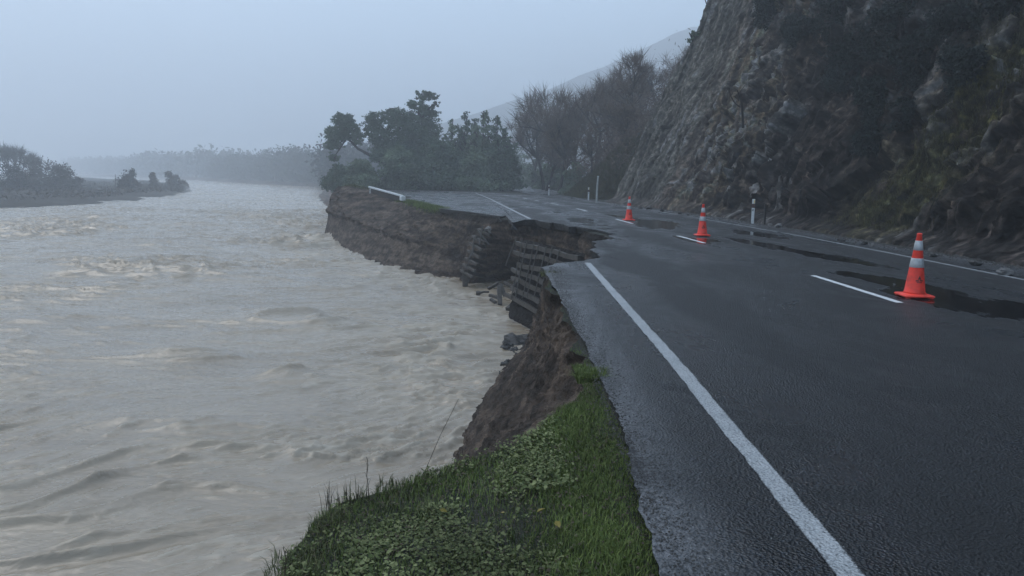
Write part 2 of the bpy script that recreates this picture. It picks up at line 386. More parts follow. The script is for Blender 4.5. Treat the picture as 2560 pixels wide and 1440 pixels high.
c = c*(1-.45*lay)+.45*lay*np.array([.078, .061, .048])
wf = np.repeat(WF[:, :1], NT+1, 1).ravel()[:, None]; low = S((-1.45-bv[:, 2:3])/.25)
c = c*(1-wf*low*.75)+wf*low*.75*np.array([.060, .048, .039])
blk = S((bv[:, 2:3]+.45)/.2)*((bv[:, 1:2] > 13.6) & (bv[:, 1:2] < 40)); c = c*(1-.55*blk)       # bank colour darkened just below the seal
lay2 = S(.5+1.6*fbm(bv[:, 0]*.6, bv[:, 1]*.6, bv[:, 2]*3.4+2, 5))[:, None]; spk_ = S(.5+2.0*fbm(bv[:, 0]*3, bv[:, 1]*3, bv[:, 2]*4.5, 3))[:, None]
c = c*(.75+.9*lay2)*(.8+.65*spk_)*np.array([1.06, 1, .95])
attrc(o, 'tint', c)

# ------------------------------------------------------------------ land behind the bank top (road sits on it)
def land_z(x, y):
    z = -.05+0*x
    z = z-.26*S((.62-x)/1.6)*S((9-y)/3)
    z = z+.78*np.exp(-(((x+12.0)/2.1)**2+((y-57.0)/4.2)**2))+.28*np.exp(-(((x+9.0)/1.3)**2+((y-54.5)/3.0)**2))
    z = z-1.6*S((y-100)/40)*S((-x-8)/14)
    z = z+.02*noise(x*1.3, y*1.3)*S((.4-x)/.3)
    return z
topline = np.stack([X[:, 0], Y[:, 0]], 1)
keep = [0]
for i in range(1, len(topline)):
    if np.linalg.norm(topline[i]-topline[keep[-1]]) > (.05 if topline[i][1] < 62 else .5): keep.append(i)
TL = topline[keep]; TLz = Z[:, 0][keep]
right = [(900, 1500), (900, -9)]
bound = [tuple(p) for p in TL]+right
def inside(px, py, poly):
    poly = np.asarray(poly); n = len(poly); r = np.zeros(len(px), bool); j = n-1
    for i in range(n):
        xi, yi = poly[i]; xj, yj = poly[j]
        if yi != yj:
            r ^= ((yi > py) != (yj > py)) & (px < (xj-xi)*(py-yi)/(yj-yi)+xi)
        j = i
    return r
def tri(bound, pts, mind=.03):
    nb = len(bound); pts = np.asarray(pts); pts = pts[inside(pts[:, 0], pts[:, 1], bound)]
    b = np.asarray(bound)
    # drop interior points lying on top of the boundary
    keepm = np.ones(len(pts), bool)
    for i in range(0, nb, 64):
        d = ((pts[:, None, :]-b[None, i:i+64, :])**2).sum(-1).min(1); keepm &= d > mind*mind
    pts = pts[keepm]
    allp = [Vector(map(float, p)) for p in b]+[Vector(map(float, p)) for p in pts]
    r = delaunay_2d_cdt(allp, [(i, (i+1) % nb) for i in range(nb)], [list(range(nb))], 1, 1e-5)
    return np.array([(p.x, p.y) for p in r[0]]), [tuple(f) for f in r[2]], r[3]
gp = []
for x0, x1, y0, y1, st in ((-2, 1.2, 0, 8, .16), (-1, 12, 8, 30, .8), (-18, 12, 30, 66, .9), (-40, 40, 66, 140, 4), (-300, 400, 140, 1400, 40)):
    gx, gy = np.meshgrid(np.arange(x0, x1, st), np.arange(y0, y1, st)); gp.append(np.stack([gx.ravel(), gy.ravel()], 1))
gp = np.concatenate(gp)+np.random.RandomState(1).uniform(-.03, .03, (sum(map(len, gp)), 2))
v2, f2, _ = tri(bound, gp, .06)
lz = land_z(v2[:, 0], v2[:, 1])
# the rim takes the exact height of the bank's own top edge
for i in range(0, len(v2)):
    pass
dmat = {}
for p, z in zip(TL, TLz): dmat[(round(p[0], 3), round(p[1], 3))] = z
for i, p in enumerate(v2):
    q = dmat.get((round(p[0], 3), round(p[1], 3)))
    if q is not None: lz[i] = q
o = mesh('terrain', np.column_stack([v2, lz]), f2, MAT['land'], smooth=True); tag(o, kind='structure')

# ------------------------------------------------------------------ ground, hills
g = 1900
o = mesh('ground', [(-g, -600, -5.0), (g, -600, -5.0), (g, 1900, -5.0), (-g, 1900, -5.0)], [(0, 1, 2, 3)], MAT['ground']); tag(o, kind='structure')
FOOTX = lambda y: np.interp(y, [40, 52, 57, 63, 70, 82, 100, 130, 200, 400, 1500], [16, 12, 7.6, 5.3, 4.8, 6.0, 9.5, 16, 34, 60, 200])
gx, gy = np.meshgrid(np.concatenate([np.arange(4, 60, .8), np.arange(60, 200, 5), np.arange(200, 900, 22)]), np.concatenate([np.arange(44, 130, 1.0), np.arange(130, 300, 5), np.arange(300, 1500, 25)]), indexing='ij')
dd = gx-FOOTX(gy)
hz = np.where(dd > 0, np.minimum(.95*dd, 14+.55*(dd-14)), .5*dd)
hz = 70*np.tanh(hz/70)+S(dd/5)*(1.0*fbm(gx*.25, gy*.25, 0, 4)+ .25*fbm(gx*1.1, gy*1.1, 0, 3)); hz = np.maximum(hz, -4)
o = mesh('hillside', np.stack([gx, gy, hz-.12], -1).reshape(-1, 3), gridf(*gx.shape), MAT['hill'], smooth=True); tag(o, kind='structure')
gx, gy = np.meshgrid(np.arange(-400, 1500, 14.0), np.arange(560, 1500, 14.0), indexing='ij')
rid = np.interp(gx, [-400, -225, -75, 12, 98, 177, 270, 900], [-4, 12, 54, 84, 117, 156, 171, 176])
rise = S((gy-570-.10*gx)/220)
hz = rid*rise+5*fbm(gx*.02, gy*.02, 0, 4)*rise*S((rid-4)/20)+1.3*fbm(gx*.12, gy*.12)*rise
o = mesh('distant_hill', np.stack([gx, gy, np.minimum(hz-3.5, 185)], -1).reshape(-1, 3), gridf(*gx.shape), MAT['hill'], smooth=True); tag(o, kind='structure')

# ------------------------------------------------------------------ road with its broken edge
near_edge = [(.62, -9), (.62, 2.0), (.63, 3.0), (.68, 3.8), (.74, 5.0), (.71, 6.1), (.72, 7.0), (.70, 8.0), (.68, 9.2), (.66, 10.5), (.62, 11.6), (.60, 12.6)]
brk = [(1352, 669), (1391, 657.6), (1439, 653.5), (1497, 645), (1502, 641.7), (1495, 637.5), (1498.6, 633.6), (1487.5, 632.6), (1473.6, 625), (1484.7, 620.8), (1492.4, 618), (1483, 612.5), (1490, 608), (1479, 603.5), (1515, 599), (1537.5, 595.8), (1521.5, 590), (1523, 587.5), (1543, 585), (1523.6, 583), (1514, 579), (1496, 575), (1468, 571), (1440, 566), (1422, 567), (1410, 561), (1382, 556), (1376, 557.6), (1350, 553), (1337, 549), (1311, 549), (1282, 556.7), (1263.6, 538.7), (1253, 541), (1213.5, 535), (1153, 527), (1100, 521.6), (1085, 516), (1040, 504.5), (1014, 497), (985, 487)]
edge = [np.array(p) for p in near_edge]+[P(*p)[:2] for p in brk]
far = [(-11.2, 66), (-12.5, 75), (-13.5, 86)]
strip_l = [(-1.0, 84), (.2, 80), (1.3, 74.5)]
re_near = [(P(1345, 489)[:2])]
# outline: broken edge, back of the lay-by, the side road's left edge, its far end, its right edge, then the right shoulder back to the camera
outl = edge+[np.array(p) for p in far]+[P(1190, 480.5)[:2], P(1250, 482.5)[:2], P(1305, 486)[:2], P(1330, 487.5)[:2], P(1313, 483)[:2], P(1280, 476.5)[:2], P(1259, 470.5)[:2], P(1268, 467)[:2], P(1300, 464.5)[:2], P(1330, 465.5)[:2], P(1352, 470)[:2], P(1385, 476)[:2], P(1408, 482)[:2], P(1384, 486)[:2], P(1420, 491)[:2]]
outl += [np.array(p) for p in [(5.15, 60), (5.9, 52), (6.9, 46), (7.7, 40), (8.6, 33), (9.15, 27), (9.5, 22), (9.8, 15), (9.9, 5), (9.9, -9)]]
dense = []
rg = np.random.RandomState(3)
for i in range(len(outl)):
    a, b = outl[i], outl[(i+1) % len(outl)]; L_ = np.linalg.norm(b-a); k = max(1, int(L_/(.12 if (11 <= i <= 48) else (.06 if 1 <= i < 12 else 1.2))))
    k = min(k, 90)
    for j in range(k):
        p = a+(b-a)*j/k
        if 11 <= i <= 46 and j > 0: p = p+rg.normal(0, .018, 2)
        if i < 12: p = p+np.array([.04*float(noise(p[1]*1.3, .5))+.014*float(noise(p[1]*5, 2.5))+rg.normal(0, .006), 0])
        dense.append(tuple(p))
gp = []
for x0, x1, y0, y1, st in ((.6, 10, 0, 14, .17), (-1, 10, 14, 34, .24), (-14, 10, 34, 64, .5), (-16, 8, 64, 125, 1.3)):
    gx, gy = np.meshgrid(np.arange(x0, x1, st), np.arange(y0, y1, st)); gp.append(np.stack([gx.ravel(), gy.ravel()], 1))
gp = np.concatenate(gp)
rv, rf, orig = tri(dense, gp, .05)
rtop = np.column_stack([rv, np.zeros(len(rv))])
road = mesh('road', rtop, rf, MAT['asphalt'], smooth=True); tag(road, kind='structure')
CX = lambda y: np.interp(y, [-9, 3, 13, 20, 29, 39, 46, 58, 80], [5.35, 5.4, 5.17, 4.85, 4.15, 3.4, 2.55, .8, -3.5])   # centre line
ELX = lambda y: np.interp(y, [-9, 3, 6.8, 14.8, 22, 30.4, 42.3, 55, 73.6], [1.40, 1.42, 1.46, 1.43, 1.15, .60, -.5, -1.65, -3.6])
ERX = lambda y: np.interp(y, [-9, 3, 13, 18, 22.6, 26.7, 31.3, 40, 49.8, 66], [8.75, 8.72, 8.66, 8.58, 8.4, 8.1, 7.72, 6.95, 5.75, 3.95])
def blob(px, py, rx, ry, ang=0.0, z=0.0):
    c = P(px, py); x = rv[:, 0]-c[0]; y = rv[:, 1]-c[1]; ca, sa = math.cos(ang), math.sin(ang)
    u = (x*ca+y*sa)/rx; v = (-x*sa+y*ca)/ry; return np.exp(-(u*u+v*v)**1.5)
wet = np.zeros(len(rv))
for a in ((1452, 549, .75, 1.9), (1462, 556, .35, 1.2, .6), (1478, 562, .35, 1.0, .9), (1490, 571, .25, 1.0, 1.1), (1640, 560, 1.1, 3.6, -.15), (1545, 541, .35, 3.0, .12), (1590, 548, .4, 4, .1),
          (1290, 517, .6, 1.2), (1350, 510, .25, 3.0, .3), (1390, 530, .25, 3, .2), (2330, 740, .9, 1.1, 0.1), (2230, 705, .5, 2.2, .2), (2060, 640, .45, 2.6, .15), (2480, 770, .9, 1.2), (1730, 600, .35, 2.0, .1), (1900, 610, .5, 3, .12),
          (1760, 600, .5, 1.0), (1890, 585, .7, 2.2, .1)):
    wet = np.maximum(wet, .8*blob(*a))
crown = rv[:, 0]-CX(rv[:, 1]); 
wet = np.maximum(wet, .36*np.exp(-((crown-1.15)/.55)**2)*(rv[:, 1] < 50)*(rv[:, 1] > 6))
wet = np.maximum(wet, .30*np.exp(-((crown-2.9)/.4)**2)*(rv[:, 1] < 50))
rut = np.exp(-((crown+.9)/.45)**2)+np.exp(-((crown+2.75)/.45)**2)+np.exp(-((crown-1.0)/.6)**2)+np.exp(-((crown-2.8)/.5)**2)
co_ = np.zeros(len(rv))
for a in ((2080, 820, .8, 1.3, .2), (2230, 880, .9, .9, .2), (2350, 990, .7, .7), (1900, 790, .3, 1.6, .3), (1950, 1100, .5, .6), (2450, 1050, .6, .6), (1750, 1000, .25, 1.2, .3), (2000, 720, .35, 2.2, .1), (1650, 720, .3, 1.8), (2150, 1250, .5, .4), (1560, 1150, .15, .9)):
    co_ = np.maximum(co_, .62*blob(*a))
attr(road, 'coarse', co_)
attr(road, 'wet', wet); attr(road, 'rut', rut)
attr(road, 'verge', S((ELX(rv[:, 1])-.30-rv[:, 0])/.42)*(rv[:, 1] < 14.5)+S((rv[:, 0]-ERX(rv[:, 1])-.15)/.5)*.4)
# broken slab face under the seal, a little ragged
de = np.array(dense); sl_i = [i for i, p in enumerate(dense) if p[1] > 11.5 and p[1] < 60 and p[0] < ELX(p[1])+3.2 and i < len(dense)*.75]
i0, i1 = min(sl_i), max(sl_i); ed = de[i0:i1+1]
ctr = np.stack([np.gradient(ed[:, 1]), -np.gradient(ed[:, 0])], 1); ctr /= np.linalg.norm(ctr, axis=1)[:, None]+1e-9
sv = []
for j, (dz, inn) in enumerate(((-.001, 0), (-.035, .004), (-.09, .03), (-.17, .06), (-.26, .17))):
    jit = .03*fbm(np.arange(len(ed))*.35, np.full(len(ed), j*2.3), 0, 3)*(j > 0)
    sv.append(np.column_stack([ed+ctr*(inn+jit)[:, None] if j else ed, np.full(len(ed), dz)]))
o = mesh('road_edge', np.array(sv).reshape(-1, 3), gridf(5, len(ed)), MAT['slab'], smooth=True); tag(o, kind='structure')

# painted lines (4 mm above the seal)
def strip(fx, ys, wd, gaps=None):
    V = []; Fq = []; W = []; n = 0
    for a, b in ys:
        yy = np.arange(a, b, .12); xx = fx(yy)
        if len(yy) < 2: continue
        dxy = np.gradient(xx, yy)
        jl = .012*noise(yy*7, yy*0+1.5); jr = .012*noise(yy*7, yy*0+7.5)
        for k, off in enumerate((-.5, -.42, 0, .42, .5)):
            V.append(np.column_stack([xx+off*wd+(jl if off < 0 else jr), yy-off*wd*dxy, np.full(len(yy), .004)]))
            W.append(np.full(len(yy), 1.0 if abs(off) > .45 else .3))
        q = gridf(5, len(yy))+n; Fq.append(q); n += 5*len(yy)
    return np.concatenate(V), np.concatenate(Fq), np.concatenate(W)
for fx, ys, wd in ((ELX, [(-8, 14.72), (29.75, 73.5)], .125), (ERX, [(-8, 24.0), (24.2, 33.5), (35, 42), (44, 49)], .10)):
    v, f, wr = strip(fx, ys, wd); o = mesh('road_marking', v, f, MAT['paint']); attr(o, 'wear', wr); tag(o, kind='structure')
ds = [(10.3-20, 13.3-20), (0.3, 3.3), (10.3, 13.2), (19.6, 22.1), (27.6, 30.6), (37.2, 40.2), (45.2, 47.8), (51.8, 53.4), (56.5, 58.5), (64, 66)]
v, f, wr = strip(CX, ds, .11); o = mesh('road_marking', v, f, MAT['paint_fresh']); attr(o, 'wear', wr*1.1); tag(o, kind='structure')

MAT['crack'] = varied('crack_dark', (.003, .003, .003), (.007, .006, .006), 20, .9, .3, .01, .05)
for pl, wd in (([(1540, 590), (1562, 592), (1585, 590), (1622, 593)], .05), ([(1538, 596), (1556, 600), (1590, 599)], .04), ([(1525, 580), (1546, 577), (1575, 578)], .06), ([(1500, 640), (1522, 642), (1548, 650), (1600, 652)], .02), ([(1502, 574), (1526, 571), (1552, 572)], .05), ([(1493, 618), (1512, 616), (1540, 620)], .02), ([(1440, 565), (1462, 561), (1480, 562)], .06), ([(1236, 511), (1258, 524), (1270, 534), (1286, 553)], .05)):
    q = np.array([P(*p)[:2] for p in pl]); t_ = np.linspace(0, len(q)-1, 60); xy = np.column_stack([np.interp(t_, np.arange(len(q)), q[:, k]) for k in (0, 1)])
    xy += .05*np.column_stack([noise(t_*4, t_*0+1), noise(t_*4, t_*0+6)]); tg_ = np.gradient(xy, axis=0); tg_ /= np.linalg.norm(tg_, axis=1)[:, None]; nr_ = np.column_stack([-tg_[:, 1], tg_[:, 0]])
    w_ = (wd*(.6+.8*np.abs(noise(t_*6, t_*0+3)))*np.sin(np.linspace(.25, math.pi, 60)))[:, None]
    V = np.concatenate([np.column_stack([xy-nr_*w_*.5, np.full(60, .004)]), np.column_stack([xy+nr_*w_*.5, np.full(60, .004)])]); o = mesh('road_crack', V, gridf(2, 60), MAT['crack']); tag(o, kind='structure')

# ------------------------------------------------------------------ the rock cliff
FT = np.array([(10.6, -10), (10.6, 4), (10.45, 12), (10.2, 18), (9.95, 23), (9.6, 28), (9.1, 33), (8.5, 38), (7.75, 42.5), (6.9, 46.5), (6.1, 49.5), (5.9, 52), (7.2, 55), (9.8, 58), (13, 61)], float)
fl = np.concatenate([[0], np.cumsum(np.linalg.norm(np.diff(FT, axis=0), axis=1))])
su = np.concatenate([np.arange(0, 12, .3), np.arange(12, fl[-1], .062)])
fx_ = np.interp(su, fl, FT[:, 0]); fy_ = np.interp(su, fl, FT[:, 1])
kk = np.ones(57)/57
fx_ = np.convolve(np.pad(fx_, 28, mode='edge'), kk, 'valid'); fy_ = np.convolve(np.pad(fy_, 28, mode='reflect', reflect_type='odd'), kk, 'valid')
tn = np.stack([np.gradient(fx_), np.gradient(fy_)], 1); tn /= np.linalg.norm(tn, axis=1)[:, None]; on = np.stack([tn[:, 1], -tn[:, 0]], 1)   # inland
hts = np.concatenate([np.arange(0, 1, .028), np.arange(1, 14, .066), np.arange(14, 30, .35)])
Hh, Su = np.meshgrid(hts, su); Sy = fy_[:, None]+0*Hh
offs = np.interp(hts, [0, .35, 1.0, 2.2, 5, 9.2, 13, 20, 30], [0, .7, 1.1, 1.7, 3.05, 5.0, 6.7, 11.2, 20])
off2 = np.interp(hts, [0, .35, 1.0, 2.5, 6, 12, 20, 30], [0, .9, 1.5, 2.3, 4.3, 8.0, 13.5, 24])
wy = S((30-Sy)/14); OF = offs[None, :]*(1-wy)+off2[None, :]*wy
x = fx_[:, None]+on[:, 0][:, None]*OF; y = fy_[:, None]+on[:, 1][:, None]*OF; z = Hh+0
fal = S(Hh/.9)
Hn = np.cumsum(np.hypot(np.gradient(offs), np.gradient(hts)))[None, :]*.87+0*Hh
sk = Su-.12*Hn
big = fbm(sk*.16, Hn*.07, 2.0, 3); mid = ridged(sk*.45, Hn*.17, 5.0, 4, .5)-.7; sml = ridged(sk*1.3+.4*noise(sk*.5, Hn*.5), Hn*.62, 9.0, 5, .6)-.9

def worley(u, v, seed):
    iu = np.floor(u).astype(np.int64); iv = np.floor(v).astype(np.int64); best = np.full(u.shape, 1e9); val = np.zeros(u.shape); sec = np.full(u.shape, 1e9)
    for a in (-1, 0, 1):
        for b in (-1, 0, 1):
            h_ = _perm[_perm[((iu+a) & 255)]+((iv+b+seed*31) & 255)]; h2 = _perm[h_+77]; h3 = _perm[h2+5]; h4 = _perm[h3+19]; h5 = _perm[h4+3]
            cu = iu+a+h_/255.; cv_ = iv+b+h2/255.; d_ = (u-cu)**2+(v-cv_)**2
            pl = (h3/255.-.5)+(h4/255.-.5)*1.5*(u-cu)+(h5/255.-.5)*1.5*(v-cv_)
            m_ = d_ < best; sec = np.where(m_, best, np.minimum(sec, d_)); val = np.where(m_, pl, val); best = np.where(m_, d_, best)
    return val, np.sqrt(sec)-np.sqrt(best)
def cellid(u, v, seed):
    val, e = worley(u, v, seed); r_ = np.modf(np.abs(val*0+np.round(worley_id(u, v, seed)*97.13, 3)))[0]; return r_
def worley_id(u, v, seed):
    iu = np.floor(u).astype(np.int64); iv = np.floor(v).astype(np.int64); best = np.full(u.shape, 1e9); val = np.zeros(u.shape)
    for a in (-1, 0, 1):
        for b in (-1, 0, 1):
            h_ = _perm[_perm[((iu+a) & 255)]+((iv+b+seed*31) & 255)]; h2 = _perm[h_+77]
            d_ = (u-iu-a-h_/255.)**2+(v-iv-b-h2/255.)**2; m_ = d_ < best; val = np.where(m_, _perm[h2+111]/255., val); best = np.where(m_, d_, best)
    return val
wu_ = sk+.35*noise(sk*.9, Hn*.9, 3); wv2 = Hn+.35*noise(sk*.9, Hn*.9, 12)
w1, e1 = worley(wu_*.85+.25*wv2, wv2*.42, 1); w2, e2 = worley(wu_*2.7+.7*wv2, wv2*1.5, 2); w3, e3 = worley(wu_*7.0+1.6*wv2, wv2*4.3, 3)
fac = fbm(sk*1.9, Hn*1.5, 4.0, 3); step = np.round(fac*5)/5
rocky = S((fbm(sk*.16, Hn*.16, 14.0, 3)+.32)*2.5)
smooth_far = S((Sy-37)/6)
dis = .75*big+.30*mid+.05*sml+(.55*w1+(.20+.26*rocky)*w2+(.05+.08*rocky)*w3)*(1-.75*smooth_far)+.03*fbm(sk*6, Hn*6, 0, 3)
gul = np.exp(-((Su-(Hh*.10)-26.0)/1.6)**2)*.5*S(Hh/2)                       # dark gully
dis = (dis-gul)*(.12+.88*fal)+.10*fbm(x*1.8, y*1.8, 0, 4)*(1-fal)
x = x-on[:, 0][:, None]*dis*.85; y = y-on[:, 1][:, None]*dis*.85; z = z+.5*dis*fal
z = np.where(Hh < .01, -.12, z)
# slip debris at the toe, where the tan scar comes down
tb = np.exp(-((Sy-40.5)/2.4)**2)*np.exp(-((Hh-.5)/.6)**2); z = z+.28*tb; x = x-.5*tb
cv = np.stack([x, y, z], -1).reshape(-1, 3)
cl = mesh('cliff', cv, gridf(*Hh.shape)[:, ::-1], MAT['rock'], smooth=False); tag(cl, kind='structure')
# colours: brown earth, grey rock with facet highlights painted in, tan scar, mossy band
pxx, pyy = proj(cv)
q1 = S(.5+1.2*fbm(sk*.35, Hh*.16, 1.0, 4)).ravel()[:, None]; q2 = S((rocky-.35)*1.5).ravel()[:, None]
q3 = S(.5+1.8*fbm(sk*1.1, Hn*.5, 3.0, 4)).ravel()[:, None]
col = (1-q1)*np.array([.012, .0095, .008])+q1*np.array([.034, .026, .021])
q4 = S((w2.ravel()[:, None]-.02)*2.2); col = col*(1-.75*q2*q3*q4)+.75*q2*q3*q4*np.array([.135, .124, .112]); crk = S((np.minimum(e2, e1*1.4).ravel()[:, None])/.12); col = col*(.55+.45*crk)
fu = (Su+.0*Hh).ravel(); fh = Hh.ravel(); fyv = Sy.ravel()
wob = (.9*fbm(Hh*.25, Su*.25, 8.0, 3)).ravel()
tan = (np.exp(-((fyv-39.2-wob-.06*fh)/1.25)**2)*.9+np.exp(-((fyv-35.5+wob-.22*fh)/1.7)**2)*.55)*S(.45+1.3*fbm(sk*1.2, Hh*.2, 6.0, 3)).ravel()
tan = np.clip(tan, 0, 1)[:, None]; col = col*(1-.85*tan)+.85*tan*np.array([.190, .140, .090])
grn = (S((fyv-41)/4)*.55)[:, None]; col = col*(1-grn)+grn*np.array([.052, .050, .042])
mb = np.exp(-((fyv-22.0-wob+.42*(fh-2.5))/1.9)**2)*S((8-fh)/3); mb = np.clip(mb*1.3, 0, 1)*S(.55+1.2*fbm(sk*.9, Hh*.9, 2.0, 3)).ravel(); mb = mb[:, None]
col = col*(1-.8*mb)+.85*mb*np.array([.070, .064, .020])
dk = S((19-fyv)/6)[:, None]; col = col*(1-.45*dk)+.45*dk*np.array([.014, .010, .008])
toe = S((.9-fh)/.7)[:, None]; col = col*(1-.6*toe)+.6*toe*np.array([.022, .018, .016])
i2 = worley_id(wu_*2.7+.7*wv2, wv2*1.5, 2).ravel(); i3 = worley_id(wu_*7.0+1.6*wv2, wv2*4.3, 3).ravel()
fr = (.5+1.0*i2**1.5)*(.42+2.0*i3**2.4)*(.45+.55*S(e3.ravel()/.10)); sf = S((fyv-36)/5); stre = S(.5+1.6*fbm(sk*1.7, Hn*.30, 21.0, 4)).ravel()
soft = (.5+.95*stre)*(.8+.4*i2)
col = col*((fr*(1-sf)+soft*sf)*(1.05+.75*sf))[:, None]; col = np.minimum(col, .105)
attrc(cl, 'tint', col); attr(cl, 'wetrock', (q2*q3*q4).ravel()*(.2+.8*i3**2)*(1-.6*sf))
cliffgrid = np.stack([x, y, z], -1); cliffn = np.stack([-on[:, 0], -on[:, 1], 0*on[:, 0]+.6], 1)
def on_cliff(yy, hh):
    i = int(np.argmin(np.abs(fy_-yy))); j = int(np.argmin(np.abs(hts-hh))); return cliffgrid[i, j]

# ------------------------------------------------------------------ river
ang = np.radians(np.concatenate([np.arange(-180, -60, 1.5), np.arange(-60, 6, .15), np.arange(6, 30, 2.0)]))
rr = [2.2]
while rr[-1] < 1850: rr.append(rr[-1]*(1.0031 if rr[-1] > 6 else 1.02))
rr = np.array(rr); A, Rr = np.meshgrid(ang, rr, indexing='ij')
x = Rr*np.sin(A); y = Rr*np.cos(A); cell = Rr*.0031
def frame_(a_):
    u_ = x*math.cos(a_)+y*math.sin(a_); v_ = -x*math.sin(a_)+y*math.cos(a_); k_ = a_*10
    return u_+1.5*noise(u_*.12, v_*.12, 3+k_)+.5*noise(u_*.5, v_*.5, 1+k_), v_+1.5*noise(u_*.12, v_*.12, 8+k_)+.45*noise(u_*.5, v_*.5, 6+k_), u_, v_
lod = lambda lam: np.clip((lam/cell-2)/3, 0, 1)
lf = np.where((y > 12) & (y < 75), np.clip(1-np.abs(x-np.interp(y, [12, 22, 28, 36, 46, 60, 75], [-2, -1.5, -2.6, -6, -11, -16, -22]))/4.2, 0, 1), 0)     # churned water along the bank
lf = lf*S(.6+1.2*noise(x*.3, y*.3, 31))
rough_ = S(.42+1.7*fbm(x*.06, y*.06, 4, 3))
calm = S(.45+1.9*noise(x*.16, y*.16, 22))
def field(a_, s0):
    wu, wv, u_, v_ = frame_(a_)
    h_ = .15*noise(wu*.09, wv*.20, s0)
    r2 = ridged(wu*.30, wv*1.1, 7+s0, 2, .4); r3 = ridged(wu*.8+.2*r2, wv*3.6, 11+s0, 2, .45); r4 = ridged(wu*2.1+.3*r3, wv*8.5, 2+s0, 2, .5)
    crest = lambda r, p: np.clip(r/1.4, 0, 1)**p
    h_ = h_+.16*crest(r2, 3)*(.35+.9*rough_+.4*lf)*lod(1.2)+.075*crest(r3, 3)*(.30+.9*rough_*calm+.9*lf)*lod(.45)+.034*crest(r4, 3)*(.30+.9*calm*rough_+1.0*lf)*lod(.2)
    return h_, r2, r3, r4
bl_ = S((19-y-.25*x)/9)
dist_ = 1+.8*S((Rr-18)/40)
h1, a2, a3, a4 = field(.10, 0.0); h2, b2, b3, b4 = field(.72, 5.0)
h = (h1*(1-bl_)+h2*bl_)*dist_; r2 = a2*(1-bl_)+b2*bl_; r3 = np.where(bl_ > .5, b3, a3); r4 = np.where(bl_ > .5, b4, a4); u, v = x, y
def wave(px, py, amp, sx, sy, z0=-3.0):
    c = P(px, py, z0); a = np.exp(-((x-c[0])/sx)**2-np.where(y > c[1], ((y-c[1])/(sy*.6))**2, ((y-c[1])/(sy*1.5))**2)); return amp*a
boil = 0
for a in ((705, 795, .34, 1.5, .9), (790, 815, .18, 1.1, .6), (850, 600, .26, 3.0, 1.4), (1000, 640, .2, 2.0, 1.0), (740, 590, .2, 3, 1.6), (730, 935, .22, .7, .45), (440, 880, .14, 1.5, .6), (500, 885, .12, 1.0, .4), (420, 620, .28, 2.6, 1.2), (640, 700, .16, 3.0, .8),
          (860, 720, .16, 2.0, .7), (330, 1060, .08, 1.2, .4), (200, 800, .12, 3, .8), (560, 1060, .10, 1, .4), (300, 600, .14, 4, 1.2), (480, 560, .16, 5, 1.5), (700, 545, .2, 4, 2), (150, 545, .2, 6, 2), (330, 540, .2, 6, 2)):
    boil = boil+wave(*a)
h = h+boil*(.75+.35*r2)
h = h*np.clip(300/np.maximum(Rr, 300), .5, 1)
fl_ = S((r3-.8)*2.0)*S((r2-.35)*1.3)
foam = S((r3-1.05)*4)*S((r4-.6)*2)*(.25+.75*rough_*calm)+.75*lf*S((r3-.6)*1.6+.4*noise(u*.5, v*.7))+S((boil-.08)*5)*S((r4-.9)*2)*S((r3-.5)*1.5)*.3
vpatch = S(-.2+2.0*noise(u*.22, v*.5, 15))*S((r3-1.0)*4)*.5
foam = np.clip(foam+vpatch, 0, 1)
wv_ = np.stack([x, y, -3.02+h], -1).reshape(-1, 3)
wo = mesh('river_water', wv_, gridf(*x.shape)[:, ::-1], MAT['water'], smooth=True); tag(wo, kind='structure'); attr(wo, 'foam', foam)

# ------------------------------------------------------------------ island across the river
isl = [P(*p, -3)[:2] for p in ((-260, 530), (0, 523), (100, 517), (200, 510), (300, 503), (400, 492), (440, 484), (475, 478), (470, 470), (440, 462), (395, 456), (300, 452), (210, 449), (120, 449), (0, 452), (-300, 470))]
gx, gy = np.meshgrid(np.linspace(-215, -48, 150), np.linspace(60, 520, 220), indexing='ij')
isl_a = np.array(isl)
ins = inside(gx.ravel(), gy.ravel(), isl_a).reshape(gx.shape)
dmin = np.full(gx.shape, 1e9)
for i in range(len(isl_a)):
    a, b = isl_a[i], isl_a[(i+1) % len(isl_a)]; ab = b-a; t = np.clip(((gx-a[0])*ab[0]+(gy-a[1])*ab[1])/(ab@ab), 0, 1)
    dmin = np.minimum(dmin, np.hypot(gx-a[0]-t*ab[0], gy-a[1]-t*ab[1]))
hi = np.where(ins, S(dmin/9)*1.0+.45*fbm(gx*.06, gy*.06)*S(dmin/6), -S(dmin/5)*1.5)
o = mesh('island', np.stack([gx, gy, -2.95+hi], -1).reshape(-1, 3), gridf(*gx.shape), MAT['island'], smooth=True); tag(o, kind='structure')

